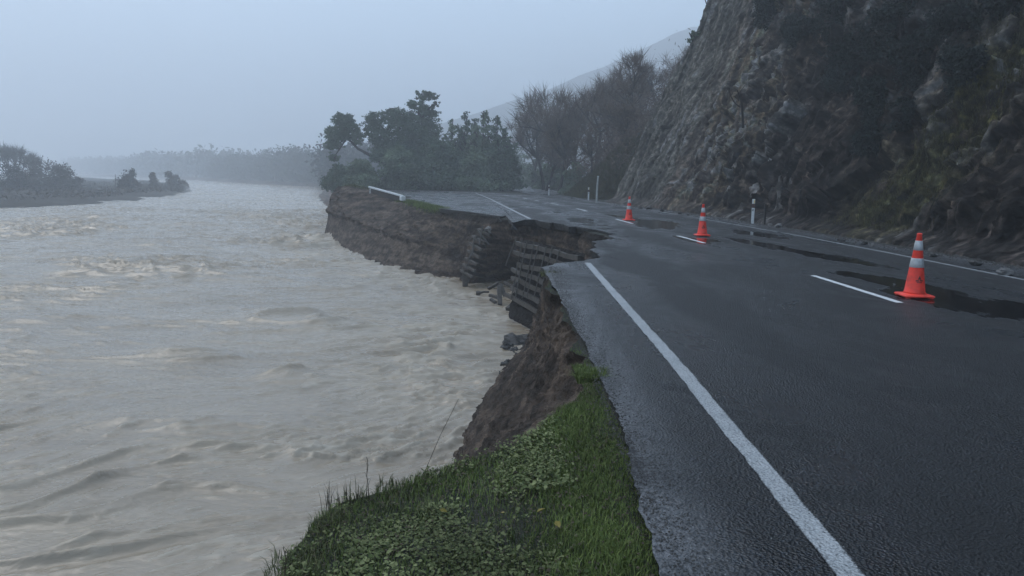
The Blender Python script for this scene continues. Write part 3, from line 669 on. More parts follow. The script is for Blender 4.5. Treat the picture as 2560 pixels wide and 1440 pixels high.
# ------------------------------------------------------------------ foliage builders
def quads(c, s, rs, nrm=None, asp=.6):
    """leaf-sized diamonds at the points c with half sizes s"""
    n = len(c); a = rs.normal(size=(n, 3)); a /= np.linalg.norm(a, axis=1)[:, None]
    b = rs.normal(size=(n, 3))
    if nrm is not None: b = np.cross(a, nrm+.5*b)
    else: b = np.cross(a, b)
    b /= np.linalg.norm(b, axis=1)[:, None]+1e-9; s = np.broadcast_to(s, (n,))[:, None]
    v = np.stack([c-a*s, c+b*s*asp, c+a*s, c-b*s*asp], 1).reshape(-1, 3)
    return v, np.arange(4*n).reshape(-1, 4)
def crown_pts(blobs, n, rs, clump=.24, per=26, shell=.55, spiky=0.0):
    vol = np.array([b[3]*b[4]*b[5] for b in blobs])**.7; cnt = np.maximum(1, (n*vol/vol.sum()/per)).astype(int); P_ = []
    for b, k in zip(blobs, cnt):
        d = rs.normal(size=(k, 3)); d /= np.linalg.norm(d, axis=1)[:, None]; r = rs.uniform(shell, 1.0, (k, 1))**.8
        r = r*(1+.18*rs.normal(size=(k, 1)))
        cc = np.array(b[:3])+d*r*np.array(b[3:6]); R_ = clump*(b[3]*b[5])**.5
        jit = rs.normal(size=(k, per, 3))*R_*np.array([1, 1, .62+spiky])
        P_.append((cc[:, None, :]+jit).reshape(-1, 3))
    return np.concatenate(P_)
def limb(mb, a, b, r0, r1, rs, bend=.12, n=6, sides=6):
    a = np.array(a, float); b = np.array(b, float); L_ = np.linalg.norm(b-a); t = np.linspace(0, 1, n)[:, None]
    p = a+(b-a)*t+np.sin(t*math.pi)*rs.normal(size=3)*L_*bend+np.sin(t*7+rs.uniform(0, 6))*rs.normal(size=3)*L_*.02
    p[0] = a; p[-1] = b; mb.tube(p, np.linspace(r0, r1, n), sides); return p
def leaf_tree(base, blobs, n, size, seed, label, mat='leaf_dark', trunk=None, group=None, name='evergreen_tree', tr=.22, spiky=0.0, clump=.24):
    rs = np.random.RandomState(seed); base = np.array(base, float); t = thing(name, label, 'tree', base, group=group)
    mb = MB(); top = np.mean([b[:3] for b in blobs], axis=0)
    path = trunk if trunk is not None else [base+(0, 0, -.4), base+(top-base)*.5+rs.normal(size=3)*.3, top]
    path = np.array(path, float); mb.tube(path-base, np.linspace(tr, tr*.45, len(path)), 7)
    for b in blobs:
        c = np.array(b[:3]); dst = np.linalg.norm(path-c, axis=1); st = path[max(0, min(int(np.argmin(dst)), len(path)-1))]
        st = st if np.linalg.norm(st-c) > .4 else path[len(path)//2]
        limb(mb, st-base, c-base, tr*.45, .04, rs)
        for k in range(5):
            d = rs.normal(size=3); d /= np.linalg.norm(d); limb(mb, c-base-d*.1, c-base+d*np.array(b[3:6])*.85, .05, .02, rs, n=4, sides=4)
    mb.build('trunk', MAT['bark'], t)
    p = crown_pts(blobs, n, rs, clump, spiky=spiky)
    if spiky: # shoots standing up out of the crown
        pass
    v, f = quads(p-base, size*rs.uniform(.6, 1.3, len(p)), rs)
    mesh('crown', v, f, MAT[mat], t); return t
def pb(y, px, py, rx, rz, ry=None):            # a crown lobe given by where it stands at distance y
    c = atY(px, py, y); k = y/F; return (c[0], c[1], c[2], rx*k, (ry or rx)*k*.9, rz*k)

def gz(x, y):                                   # height of hillside / land under a point
    d = x-float(FOOTX(y))
    if d <= 0: return -.05
    h_ = min(.95*d, 14+.55*(d-14)); return 70*math.tanh(h_/70)+float(S(d/5))*(float(fbm(x*.25, y*.25, 0, 4))+.25*float(fbm(x*1.1, y*1.1, 0, 3)))-.12

# evergreens beyond the lay-by
G1 = 'evergreen trees behind the lay-by'
Y = 88
b0 = P(962, 474); 
leaf_tree(atY(985, 452, Y), [pb(Y, 858, 300, 26, 15), pb(Y, 838, 335, 26, 20), pb(Y, 876, 328, 26, 20), pb(Y, 838, 362, 20, 9), pb(Y, 893, 345, 13, 16), pb(Y, 826, 362, 12, 14), pb(Y, 836, 395, 16, 8)],
          16000, .105, 1, 'tree leaning out left over the river on a slanting bare trunk', trunk=[atY(990, 462, Y), atY(958, 408, Y), atY(925, 388, Y), atY(895, 372, Y), atY(868, 345, Y)], group=G1, name='leaning_tree', tr=.24, clump=.13)
leaf_tree(P(975, 472.5), [pb(Y, 938, 300, 26, 20), pb(Y, 928, 332, 20, 18), pb(Y, 985, 290, 28, 20), pb(Y, 955, 345, 30, 24), pb(Y, 1000, 320, 26, 30), pb(Y, 950, 385, 28, 22), pb(Y, 985, 375, 30, 30)],
          19000, .115, 2, 'rounded dark tree between the leaning tree and the tallest tree', group=G1, tr=.22, clump=.14)
Y = 91
leaf_tree(P(1050, 472), [pb(Y, 1066, 240, 26, 10), pb(Y, 1090, 261, 11, 7), pb(Y, 1040, 262, 22, 12), pb(Y, 1070, 282, 24, 18), pb(Y, 1030, 305, 28, 26), pb(Y, 1076, 325, 26, 30), pb(Y, 1045, 360, 44, 40), pb(Y, 1020, 410, 44, 40)],
          26000, .12, 3, 'tallest dark tree of the clump with a hooked flat top', group=G1, tr=.3, clump=.14)
for i, (px, top, wd, yy, seed, lab) in enumerate((
    (905, 405, 48, 84, 11, 'low bush under the leaning trunk at the river edge of the clump'),
    (850, 420, 34, 84, 12, 'leftmost low thicket bush beside the river below the leaning crown'),
    (1000, 372, 60, 85, 13, 'broad shrub below the rounded tree behind the white rail'),
    (1100, 350, 66, 86, 14, 'wide bushy tree in front of the tallest tree'),
    (1140, 300, 50, 93, 15, 'pale bushy tree right of the tallest tree'),
    (1175, 285, 34, 92, 16, 'slender spired tree beside the pale bushy tree'),
    (1215, 278, 44, 88, 17, 'upright tree with several pointed tips right of the slender spire'),
    (1252, 300, 40, 87, 18, 'rightmost pointed tree of the clump beside the far road'),
    (1190, 385, 62, 85, 19, 'low dark bush along the back of the lay-by'),
    (1255, 380, 44, 85, 20, 'low outermost bush at the right foot of the clump'))):
    rs = np.random.RandomState(seed); base = P(px, 475.5-(i < 2)*2); base = base*np.array([yy/base[1], yy/base[1], 1]); base[2] = -.1
    bot = 470; bl = []; low_ = wd > 55 or i < 3
    hgt = bot-top
    if low_:
        for k in range(8):
            f_ = (k+.5)/8; cy = bot-hgt*f_*.94; rw = wd*(1.0-.55*f_**1.5)
            bl.append(pb(yy+rs.uniform(-1.5, 1.5), px+rs.uniform(-.3, .3)*rw, cy, rw*rs.uniform(.75, 1), max(14, hgt*.11)))
    else:
        for c_ in range(6):
            q_ = (c_/5-.5)*2; xx = px+q_*wd*.78+rs.normal()*2; tp = top+(0 if c_ == 2 else rs.uniform(6, 30)+abs(q_)**1.6*45); hh_ = bot-tp
            for k in range(8):
                f_ = (k+.5)/8; bl.append(pb(yy+rs.uniform(-1, 1), xx+q_*hh_*.04*f_, bot-hh_*f_, max(10, wd*.52*(1-f_**2.6)), hh_*.09))
    leaf_tree(base, bl, 16000, .13, seed, lab, mat=('leaf_dark' if i % 2 else 'leaf_mid'), group=G1, name='shrub' if low_ else 'evergreen_tree', tr=.14, clump=.2, spiky=.2)

# ------------------------------------------------------------------ bare trees
def bare_parts(seed, H, spread=.55, limbs=5, twig_mat='twig', density=1.0, tw=.013, weep=0.0):
    """one winter tree: returns (trunk mesh data, twig mesh data)"""
    rs = np.random.RandomState(seed); mb = MB(); tips = []
    def grow(p, d, L_, r, lev):
        n = 5; pts = [p]; q = p.copy(); dd_ = d.copy()
        for i in range(n-1):
            dd_ = dd_+rs.normal(size=3)*.16+np.array([0, 0, .06-.04*lev*weep]); dd_ /= np.linalg.norm(dd_); q = q+dd_*L_/(n-1); pts.append(q.copy())
        mb.tube(pts, np.linspace(r, r*.55, n), 5 if lev < 2 else 3, cap=False)
        if lev >= 3: tips.append((pts[1], pts[-1], dd_)); return
        k = (4, 4, 4)[lev] if lev else limbs
        for j in range(k):
            st = pts[2+rs.randint(0, n-2)] if j < k-1 else pts[-1]
            nd = dd_*(.75-.12*lev)+rs.normal(size=3)*np.array([1, 1, .35])*spread*.9+np.array([0, 0, .35]); nd /= np.linalg.norm(nd)
            grow(st, nd, L_*rs.uniform(.5, .72), r*.52, lev+1)
    grow(np.array([0, 0, -.5]), np.array([rs.normal()*.15, rs.normal()*.15, 1.0]), H*.38, H*.020, 0)
    allv = np.concatenate(mb.v); sc_ = H/allv[:, 2].max()*.9
    V = []; 
    for a, b, d in tips:
        k = int(16*density)
        st = a+(b-a)*rs.uniform(0, 1, (k, 1)); dr = d*.7+rs.normal(size=(k, 3))*.45+np.array([0, 0, .32-weep]); dr /= np.linalg.norm(dr, axis=1)[:, None]
        Lk = H*rs.uniform(.06, .15, (k, 1)); m1 = st+dr*Lk*.5; dr2 = dr+rs.normal(size=(k, 3))*.25+np.array([0, 0, -.5*weep]); dr2 /= np.linalg.norm(dr2, axis=1)[:, None]; e = m1+dr2*Lk*.6
        w_ = np.cross(dr, rs.normal(size=(k, 3))); w_ /= np.linalg.norm(w_, axis=1)[:, None]
        V.append(np.stack([st-w_*tw, st+w_*tw, m1+w_*tw*.8, m1-w_*tw*.8, e], 1))
    V = np.concatenate(V); n = len(V); b5 = np.arange(n)*5
    q = np.stack([b5, b5+1, b5+2, b5+3], 1); q2 = np.stack([b5+3, b5+2, b5+4, b5+4], 1)
    faces = [tuple(i) for i in q]+[(int(i[0]), int(i[1]), int(i[2])) for i in q2]
    return (allv*sc_, mb.f), (V.reshape(-1, 3)*sc_, faces)
def bare_tree(proto, base, label, group, name='willow_tree', rz=0, scale=1.0):
    o = proto if not proto.get('used') else copy_tree(proto)
    if proto.get('used'): 
        if 'used' in o: del o['used']
    else: proto['used'] = 1
    o.location = tuple(map(float, base)); o.rotation_euler = (0, 0, rz); o.scale = (scale,)*3; o['label'] = label; o['group'] = group; return o
protos = []
for i, (s_, sp, lb, we) in enumerate(((31, .55, 6, .25), (32, .7, 6, .1), (33, .5, 7, .3), (34, .8, 5, .0))):
    a, b = bare_parts(s_, 9.0, sp, lb, density=1.35, tw=.016, weep=we)
    t = thing('willow_tree', 'bare willow', 'tree'); mesh('trunk', a[0], a[1], MAT['bark'], t, True); mesh('crown', b[0], b[1], MAT['twig'], t); protos.append(t)
WG = 'bare willows on the slope beyond the cliff'
WL = [  # px of base, distance, top py, proto, label
 (1360, 95, 235, 0, 'bare willow with pale yellowish tips at the left end of the row'),
 (1395, 80, 250, 2, 'bushy many-stemmed bare willow above the grassy bank'),
 (1450, 84, 225, 1, 'bare willow behind the white marker posts'),
 (1490, 76, 205, 3, 'spreading bare willow over the start of the cliff'),
 (1535, 86, 165, 0, 'bare willow standing behind the spreading one'),
 (1590, 72, 130, 3, 'tall bare tree with a dark crooked trunk against the fog'),
 (1640, 84, 150, 1, 'bare tree upslope right of the crooked trunk'),
 (1545, 66, 240, 2, 'thick bare willow close beside the rock face'),
 (1330, 118, 300, 1, 'small hazy bare willow furthest along the far road'),
 (1430, 105, 215, 3, 'hazy bare willow standing far back in the row'),
 (1480, 68, 300, 0, 'low bare willow just beyond the cliff nose'),
 (1680, 78, 165, 2, 'bare tree highest up against the cliff edge'),
 (1365, 88, 330, 3, 'short bare willow at the road bend'),
 (1610, 95, 150, 0, 'bare hazy tree behind the crooked trunk'),
 (1500, 118, 190, 1, 'pale hazy bare tree far upslope above the marker posts'), (1565, 112, 165, 2, 'many-stemmed hazy tree far upslope left of the crooked trunk'),
 (1650, 104, 125, 0, 'hazy bare tree high upslope at the cliff edge'), (1700, 96, 110, 3, 'bare tree top showing over the rim of the cliff'), (1415, 128, 245, 2, 'faint bare tree far back above the road bend')]
for i, (px, yy, top, pr, lab) in enumerate(WL):
    xx = atY(px, 400, yy)[0]; z0 = gz(xx, yy); zt = atY(px, top, yy)[2]; H_ = max(3.0, zt-z0)
    bare_tree(protos[pr], (xx, yy, z0), lab, WG, rz=i*1.3, scale=H_/9.0*1.0)
# undergrowth thicket filling under the willows
rs = np.random.RandomState(77); pp = []
for k in range(1900):
    yy = rs.uniform(60, 120); xx = float(FOOTX(yy))+rs.uniform(1.2, 16)
    if (yy < 66 and xx < 7.5) or (yy < 80 and xx > float(FOOTX(yy))+9): continue
    z0 = gz(xx, yy); hh = rs.uniform(.8, 4.2); n_ = 30
    a = rs.normal(size=(n_, 3))*np.array([.9, .9, .45])*hh*.5; pp.append(np.array([xx, yy, z0+hh*.45])+a)
pp = np.concatenate(pp); v, f = quads(pp, .16*rs.uniform(.5, 1.7, len(pp)), rs, asp=.14)
o = mesh('undergrowth', v, f, MAT['twig']); tag(o, 'brown leafless undergrowth filling the slope below the willows', 'undergrowth', kind='stuff')
# dark evergreen bushes at the far road
for i, (px, yy, top, wd, lab) in enumerate(((1320, 130, 400, 46, 'dark bush closing the view at the end of the far road'), (1385, 100, 400, 40, 'dark bush behind the farthest marker post'), (1430, 78, 405, 30, 'dark bush above the grassy bank by the tall post'), (1290, 150, 370, 50, 'hazy evergreen beyond the bend of the far road'), (1352, 112, 425, 34, 'low round bush at the right side of the far road'))):
    xx = atY(px, 450, yy)[0]; z0 = gz(xx, yy); k = yy/F; b_ = []
    rs = np.random.RandomState(200+i); zt = atY(px, top, yy)[2]; H_ = zt-z0
    for q in range(6): b_.append((xx+rs.uniform(-.5, .5)*wd*k, yy+rs.uniform(-1, 1), z0+H_*(q+.5)/6*.9, wd*k*(1-.5*(q/6)**2)*.8, wd*k*.7, H_*.16))
    leaf_tree((xx, yy, z0), b_, 3400, .2, 210+i, lab, 'leaf_mid', group='dark bushes along the far road', name='bush', tr=.1)

# bushes hanging on the cliff
BG = 'dark bushes hanging on the upper cliff'
yc_ = cv[:, 1]
for i, (px, py, rp, lab) in enumerate((
    (1905, 15, 46, 'dark bush at the left end of the hanging scrub near the cliff top'), (1990, 70, 62, 'dark bush low in the scrub above the long pale rib of rock'), (2090, 20, 80, 'large dark bush at the top of the frame above the gully'),
    (2110, 130, 74, 'dark bush drooping into the head of the gully'), (2175, 235, 60, 'dark bush half way down the gully above the moss'), (2165, 330, 42, 'lowest dark bush in the gully, just above the moss'), (2230, 70, 84, 'large dark bush right of the gully head'),
    (2290, 170, 76, 'dark bush over the pale rock outcrop'), (2370, 40, 90, 'large dark bush high on the right-hand face'), (2410, 150, 64, 'dark bush trailing down the right-hand face'), (2500, 30, 84, 'dark bush in the upper right corner of the photo'), (2250, 270, 44, 'small dark bush between the gully and the rock outcrop'))):
    m_ = (np.abs(pxx-px) < 14) & (np.abs(pyy-py) < 14) & (yc_ > 6); ix = np.where(m_)[0][np.argmin(yc_[m_])]; c = cv[ix]; r = rp*c[1]/F; rs = np.random.RandomState(300+i); bl = []
    for q in range(9):
        bl.append((c[0]-.10+rs.uniform(-.35, .2)*r*.5, c[1]+rs.uniform(-.9, .9)*r, c[2]+rs.uniform(-1.0, .6)*r, r*.34, r*.42, r*.36))
    leaf_tree(c, bl, 7000, .055 if c[1] > 20 else .042, 300+i, lab, 'leaf_bush', group=BG, name='hanging_bush', tr=.05, clump=.3)
mk_ = np.abs(pyy-92) < 7; ix = np.where(mk_)[0][np.argmin(pxx[mk_])]; c = cv[ix]+np.array([.12, 0, 0])
leaf_tree(c, [(c[0], c[1], c[2]+.35, .32, .35, .35), (c[0]-.1, c[1], c[2]+.0, .38, .4, .4), (c[0]+.05, c[1], c[2]-.5, .3, .4, .35)], 1500, .06, 330, 'small dark shrub sticking out of the cliff edge against the sky', 'leaf_dark', name='cliff_shrub', tr=.04, clump=.13)
mk_ = np.abs(pyy+3) < 5; ix = np.where(mk_)[0][np.argmin(pxx[mk_])]; c = cv[ix]
leaf_tree(c, [(c[0], c[1], c[2]+.35, .35, .35, .3), (c[0]+.3, c[1], c[2]+.2, .38, .4, .3)], 800, .06, 331, 'sprig of shrub on the cliff crest at the top edge', 'leaf_dark', name='cliff_shrub', tr=.04, clump=.13)
# dead sapling on the face
mb = MB(); rs = np.random.RandomState(5); a = atY(1894, 320, 27.2); b = atY(1880, 225, 27.0); a[0] -= .5; b[0] -= .5
limb(mb, a, b, .05, .02, rs, .05); limb(mb, a+(b-a)*.55, a+(b-a)*.9+np.array([-.3, 0, .2]), .025, .01, rs); limb(mb, a+(b-a)*.7, b+np.array([.25, 0, .15]), .02, .008, rs)
tag(mb.build('dead_sapling', MAT['bark']), 'thin dark dead sapling standing against the rock face', 'dead tree')

# ------------------------------------------------------------------ far woods
def wood(name, label, line, depth, n, h0, h1, seed, mat='forest', z0=-2.0, leaf=.55, per=150, grow_=None):
    rs = np.random.RandomState(seed); line = np.array(line, float); ar = np.concatenate([[0], np.cumsum(np.linalg.norm(np.diff(line, axis=0), axis=1))]); pp = []; ss = []
    for k in range(n):
        t = rs.uniform(0, ar[-1])
        x_, y_ = np.interp(t, ar, line[:, 0]), np.interp(t, ar, line[:, 1]); d_ = rs.uniform(0, 1)**1.2*depth
        x_ += d_*.75; y_ += d_*.65; hh = rs.uniform(h0, h1)*(.8+.35*float(noise(t*.02, seed*1.7)+.5)); rw = hh*rs.uniform(.28, .42)
        tip = rs.uniform() < .08
        d = rs.normal(size=(per, 3)); d /= np.linalg.norm(d, axis=1)[:, None]; r = rs.uniform(.5, 1.0, (per, 1))
        q = d*r*np.array([rw, rw, hh*.5]); 
        if tip: q[:, :2] *= (1-.7*np.clip((q[:, 2:3]+hh*.5)/hh, 0, 1))
        q = q+rs.normal(size=q.shape)*rw*.12
        pp.append(q+np.array([x_, y_, z0+hh*.48])); ss.append(np.full(per, leaf*hh/11))
    pp = np.concatenate(pp); ss = np.concatenate(ss)*rs.uniform(.6, 1.4, len(pp)); v, f = quads(pp, ss, rs); o = mesh(name, v, f, MAT[mat]); tag(o, label, 'woodland', kind='stuff'); return o
wood('woodland', 'hazy dark riverside wood running back along the far bend of the river', [(-46, 190), (-58, 250), (-98, 316), (-125, 350), (-170, 430)], 34, 800, 9, 15, 51, per=230, leaf=.42)
wood('woodland', 'faint far wood on the horizon behind the island', [(-178, 436), (-250, 540), (-350, 690), (-455, 830), (-640, 1090)], 60, 420, 13, 19, 52, leaf=.9, per=70)

# island plants
IG = 'bare trees on the island'
a, b = bare_parts(61, 10.0, .6, 6, density=1.2, tw=.022, weep=.05)
ti = thing('bare_tree', 'bare', 'tree'); mesh('trunk', a[0], a[1], MAT['bark'], ti, True); mesh('crown', b[0], b[1], MAT['twig_grey'], ti)
for i, (px, yy, top, bs, lab) in enumerate(((20, 150, 352, 470, 'leftmost tall bare tree on the island, its fan of branches cut by the photo edge'), (52, 158, 360, 468, 'tall bare tree second from the left on the island'), (78, 160, 380, 468, 'bare tree at the right end of the tall island trees'), (-30, 150, 355, 470, 'bare tree mostly outside the left edge of the photo'))):
    p0 = atY(px, bs, yy); zt = atY(px, top, yy)[2]; bare_tree(ti, (p0[0], yy, -2.2), lab, IG, 'bare_tree', i*2.1, (zt+2.2)/10)
SG = 'shrubs on the island'
for i, (px, yy, top, wd, lab) in enumerate((
    (20, 135, 405, 44, 'dark shrub at the far left of the island below the tall bare trees'), (85, 140, 398, 36, 'rounded shrub right under the tall bare trees'), (130, 145, 405, 30, 'shrub in the middle of the large island thicket'), (165, 142, 412, 26, 'shrub at the sloping right end of the large thicket'), (60, 138, 425, 40, 'low shrub in front of the thicket'), (190, 146, 445, 22, 'lowest shrub where the thicket meets the open flat'),
    (305, 150, 425, 20, 'leaning dark shrub standing alone on the island flat'), (385, 165, 432, 9, 'narrow upright bush near the island tip'), (430, 172, 430, 14, 'brownish flaring bush at the island tip'), (445, 176, 452, 20, 'low spreading brush on the point of the island'), (330, 152, 445, 14, 'small shrub right of the leaning one'))):
    p0 = atY(px, 450, yy); z0 = -2.4; zt = atY(px, top, yy)[2]; k = yy/F; rs = np.random.RandomState(400+i); H_ = zt-z0; bl = []
    for q in range(5): bl.append((p0[0]+rs.uniform(-.4, .4)*wd*k+(.3*q if i == 6 else 0), yy+rs.uniform(-1, 1), z0+H_*(q+.5)/5*.92, wd*k*(1-.6*(q/5))*.8, wd*k*.7, H_*.17))
    leaf_tree((p0[0], yy, z0), bl, 2600, .17, 400+i, lab, 'brush' if i not in (0, 6) else 'forest', group=SG, name='shrub', tr=.08, clump=.4, spiky=.3)
for i, px in enumerate((288, 328, 336)):
    p0 = atY(px, 455, 155); mb = MB(); rs = np.random.RandomState(i+9); limb(mb, (0, 0, 0), (.15, 0, (3.2, 4.6, 2.6)[i]), .09, .03, rs, .04)
    for k in range(4): z_ = 1.2+k*.7; limb(mb, (.05, 0, min(z_, 2.4)), (.05+rs.normal()*.5, rs.normal()*.4, min(z_, 2.4)+.6), .03, .012, rs)
    o = mb.build('dead_tree', MAT['bark']); o.location = (p0[0], 155, -2.3)
    tag(o, ('thin bare stem left of the lone island shrub', 'tallest thin bare stem just right of the lone island shrub', 'short bare stem behind the tallest stem')[i], 'dead tree', 'bare stems on the island')
rs = np.random.RandomState(90); pts = np.column_stack([rs.uniform(-150, -52, 60000), rs.uniform(80, 230, 60000)]); pts = pts[inside(pts[:, 0], pts[:, 1], isl_a)]
pts = pts[fbm(pts[:, 0]*.12, pts[:, 1]*.07)+rs.uniform(-.2, .6, len(pts)) > 0]
pz = -2.95+.9+.45*fbm(pts[:, 0]*.06, pts[:, 1]*.06)-.2; c3 = np.column_stack([pts, pz+rs.uniform(0, .7, len(pts))])
v, f = quads(c3, .22*rs.uniform(.5, 1.5, len(c3)), rs, asp=.35); tag(mesh('brushwood', v, f, MAT['brush']), 'grey-brown low brush covering the island flat', 'brush', kind='stuff')

# ------------------------------------------------------------------ timber crib wall, broken open
CG = None
cw = thing('crib_wall', 'timber crib wall of stacked slats and tie bars exposed below the broken lane edge', 'crib wall', (0, 0, 0))
A0, A1 = np.array([.30, 24.5]), np.array([1.75, 20.4]); dirw = (A1-A0)/np.linalg.norm(A1-A0); nrm = np.array([-dirw[1], dirw[0]]); nrm = nrm if nrm[0] < 0 else -nrm
rs = np.random.RandomState(8); LW = np.linalg.norm(A1-A0)
rows = 7
for r in range(rows):
    z = -.50-.285*r; st = (.0, -.22, .05, -.10, .03, -.08, -.20)[r]; en = LW+.35-(.12*r); st += (0, 0, .35, 0, 0, .28, 0)[r]; off = nrm*(.14+.055*r)
    a = np.array([*(A0+dirw*st+off), z+.05*rs.normal()]); b = np.array([*(A0+dirw*en+off), z+.03*rs.normal()])
    n = 7; t = np.linspace(0, 1, n)[:, None]; pth = a+(b-a)*t+np.column_stack([rs.normal(0, .022, (n, 2)), rs.normal(0, .022, n)])
    m2 = MB(); B_ = basis(b-a)
    V = []
    for i in range(n):
        for sy, sz in ((-.04, -.068), (.04, -.07), (.045, .06), (-.04, .066)):
            V.append(pth[i]+B_[:, 1]*sy*rs.uniform(.85, 1.15)+B_[:, 2]*sz*rs.uniform(.85, 1.15))
    Fc = [(i*4+k, i*4+(k+1) % 4, i*4+4+(k+1) % 4, i*4+4+k) for i in range(n-1) for k in range(4)]+[(3, 2, 1, 0), ((n-1)*4, (n-1)*4+1, (n-1)*4+2, (n-1)*4+3)]
    m2.add(V, Fc)
    m2.build('slat', MAT['timber'], cw)
for q in range(8):
    s0 = -.02+q*.50+(.0, .04, -.05, .06, -.03, .05, 0, .04)[q]
    top = -.32-.02*(q % 3); bt = -2.30+.10*q if q else -1.2
    a = np.array([*(A0+dirw*s0+nrm*(.19)), top]); b = np.array([*(A0+dirw*(s0-.04)+nrm*(.19+.055*6)), bt])
    mb = MB(); mb.tube([a, (a+b)/2+rs.normal(0, .012, 3), b], .019, 6); mb.build('tie_bar', MAT['steel'], cw)
# packed earth behind the slats
mb = MB(); V = []; nx, nz = 60, 24
for i in range(nx):
    for j in range(nz):
        s0 = .15+i/(nx-1)*(LW+.3); z = -.35-2.5*j/(nz-1); o_ = .03+.055*(-z-.4)/.28
        dn = .05*float(noise(s0*5, z*5))+.04*math.sin((z+.5)/.285*2*math.pi)
        p_ = A0+dirw*s0+nrm*(o_+dn-.02); V.append((p_[0], p_[1], z))
eo = mesh('packed_fill', V, gridf(nx, nz), MAT['soil'], cw, True); attrc(eo, 'tint', np.tile([.020, .0165, .0145], (nx*nz, 1)))

cw2 = thing('crib_wall', 'broken end of the timber crib wall sticking out of the dark cavity in the far bank', 'crib wall', (0, 0, 0))
ends = [(1205, 580, 32.6), (1190, 597, 32.4), (1183, 615, 32.2), (1178, 634, 32.1), (1172, 652, 32.0), (1166, 668, 31.9), (1160, 683, 31.8)]
for i, (px, py, yy) in enumerate(ends):
    a = atY(px-8, py-7, yy+.5); b = atY(px+22, py+10, yy-.45); mb = MB(); c = (a+b)/2
    mb.box(c, (np.linalg.norm(b-a)*1.0, .13, .10), basis(b-a), .012); mb.build('header', MAT['timber'], cw2)
    a = atY(px-2, py-4, yy+.1); b = atY(px+95-4*i, py+12, yy+1.2+.1*i); mb = MB(); mb.box((a+b)/2, (np.linalg.norm(b-a), .12, .16), basis(b-a), .012); mb.build('slat', MAT['timber'], cw2)
for px0, py0, px1, py1 in ((1207, 565, 1198, 612), (1186, 592, 1180, 640), (1179, 628, 1168, 672), (1170, 660, 1160, 700), (1192, 572, 1222, 612)):
    mb = MB(); mb.tube([atY(px0, py0, 32.3), atY(px1, py1, 32.0)], .035, 6); mb.build('tie_bar', MAT['steel'], cw2)
mb = MB(); mb.box((atY(1163, 700, 32.0)), (.22, .2, .75), None, .02); mb.build('post', MAT['timber'], cw2)

def rock(p, s, seed, mat='stone', name='rock', flat=.7, rz=0.0):
    import bmesh
    bm = bmesh.new(); bmesh.ops.create_icosphere(bm, subdivisions=3, radius=1.0)
    co = np.array([v.co[:] for v in bm.verts]); n_ = fbm(co[:, 0]*1.1+seed*3.1, co[:, 1]*1.1, co[:, 2]*1.1, 4)
    k = 1+.45*np.round(n_*5)/5+.12*n_
    rs = np.random.RandomState(seed)
    for v, q in zip(bm.verts, k): v.co = Vector((v.co.x*q*s*rs_s[0], v.co.y*q*s*rs_s[1], v.co.z*q*s*flat)) if False else Vector((v.co.x*q*s, v.co.y*q*s*.8, v.co.z*q*s*flat))
    me = bpy.data.meshes.new(name); bm.to_mesh(me); bm.free(); me.materials.append(MAT[mat]); o = bpy.data.objects.new(name, me); link(o)
    o.location = tuple(map(float, p)); o.rotation_euler = (rs.uniform(-.4, .4), rs.uniform(-.4, .4), rs.uniform(0, 6)); return o
tag(rock(atY(1226, 573, 32.3), .24, 3, 'palestone', 'boulder', .6), 'rounded grey boulder lodged at the top of the cavity', 'boulder')

# timber wreckage at the waterline
DG = 'broken timbers at the waterline'
for i, (x0, y0, x1, y1, yy0, yy1, th, lab) in enumerate((
    (1268, 773, 1312, 742, 26.3, 27.2, .13, 'long broken beam slanting out of the river in front of the wreckage'),
    (1248, 715, 1250, 762, 27.9, 27.4, .13, 'upright broken timber standing in the river'),
    (1220, 722, 1246, 708, 28.6, 28.8, .11, 'short timber leaning left over the wreckage'),
    (1224, 738, 1250, 745, 28.0, 27.6, .11, 'flat timber jammed between the upright ones'),
    (1251, 710, 1262, 740, 28.2, 27.8, .10, 'thin timber crossing behind the upright one'),
    (1226, 748, 1240, 757, 27.6, 27.4, .10, 'lowest short timber awash beside the upright one'),
    (1285, 712, 1312, 700, 27.6, 27.8, .12, 'short beam end poking out at the foot of the crib wall'),
    (1290, 772, 1310, 757, 26.0, 26.5, .10, 'small beam lying against the bank below the crib wall'),
    (1262, 706, 1290, 722, 28.4, 28.0, .12, 'dark timber lying flat at the back of the wreckage'))):
    a = atY(x0, y0, yy0); b = atY(x1, y1, yy1); mb = MB(); mb.box((0, 0, 0), (np.linalg.norm(b-a), th*1.25, th), basis(b-a), .015)
    o = mb.build('broken_timber', MAT['timber']); o.location = tuple(map(float, (a+b)/2)); tag(o, lab, 'timber', DG)
mb = MB(); a = atY(1197, 733, 28.2); b = atY(1222, 730, 28.4); mb.tube([a, (a+b)/2+np.array([0, 0, .03]), b], [.05, .04, .035], 8); mb.tube([a-np.array([.1, 0, 0]), a+np.array([.06, 0, 0])], .085, 8)
tag(mb.build('broken_branch', MAT['timber']), 'dark branch with a knobbed end left of the timber wreckage', 'branch')

# rocks at the foot of the near slope
RG = 'rocks at the foot of the near slope'
for i, (px, py, s, lab) in enumerate(((1290, 858, .34, 'largest dark rock shelf jutting into the river'), (1270, 866, .22, 'rock at the river end of the rock shelf'), (1312, 850, .28, 'rock between the shelf and the slope'), (1285, 880, .18, 'small rock just below the shelf'), (1322, 872, .20, 'rock tucked against the slope under the shelf'), (1262, 912, .13, 'flat wet rock below the shelf near the water'), (1272, 906, .12, 'grey slab rock right of the flat wet one'), (1248, 935, .10, 'lowest small rock on the water edge'))):
    tag(rock(P(px, py, -2.95), s, 20+i, 'stone', 'rock', .55), lab, 'rock', RG)
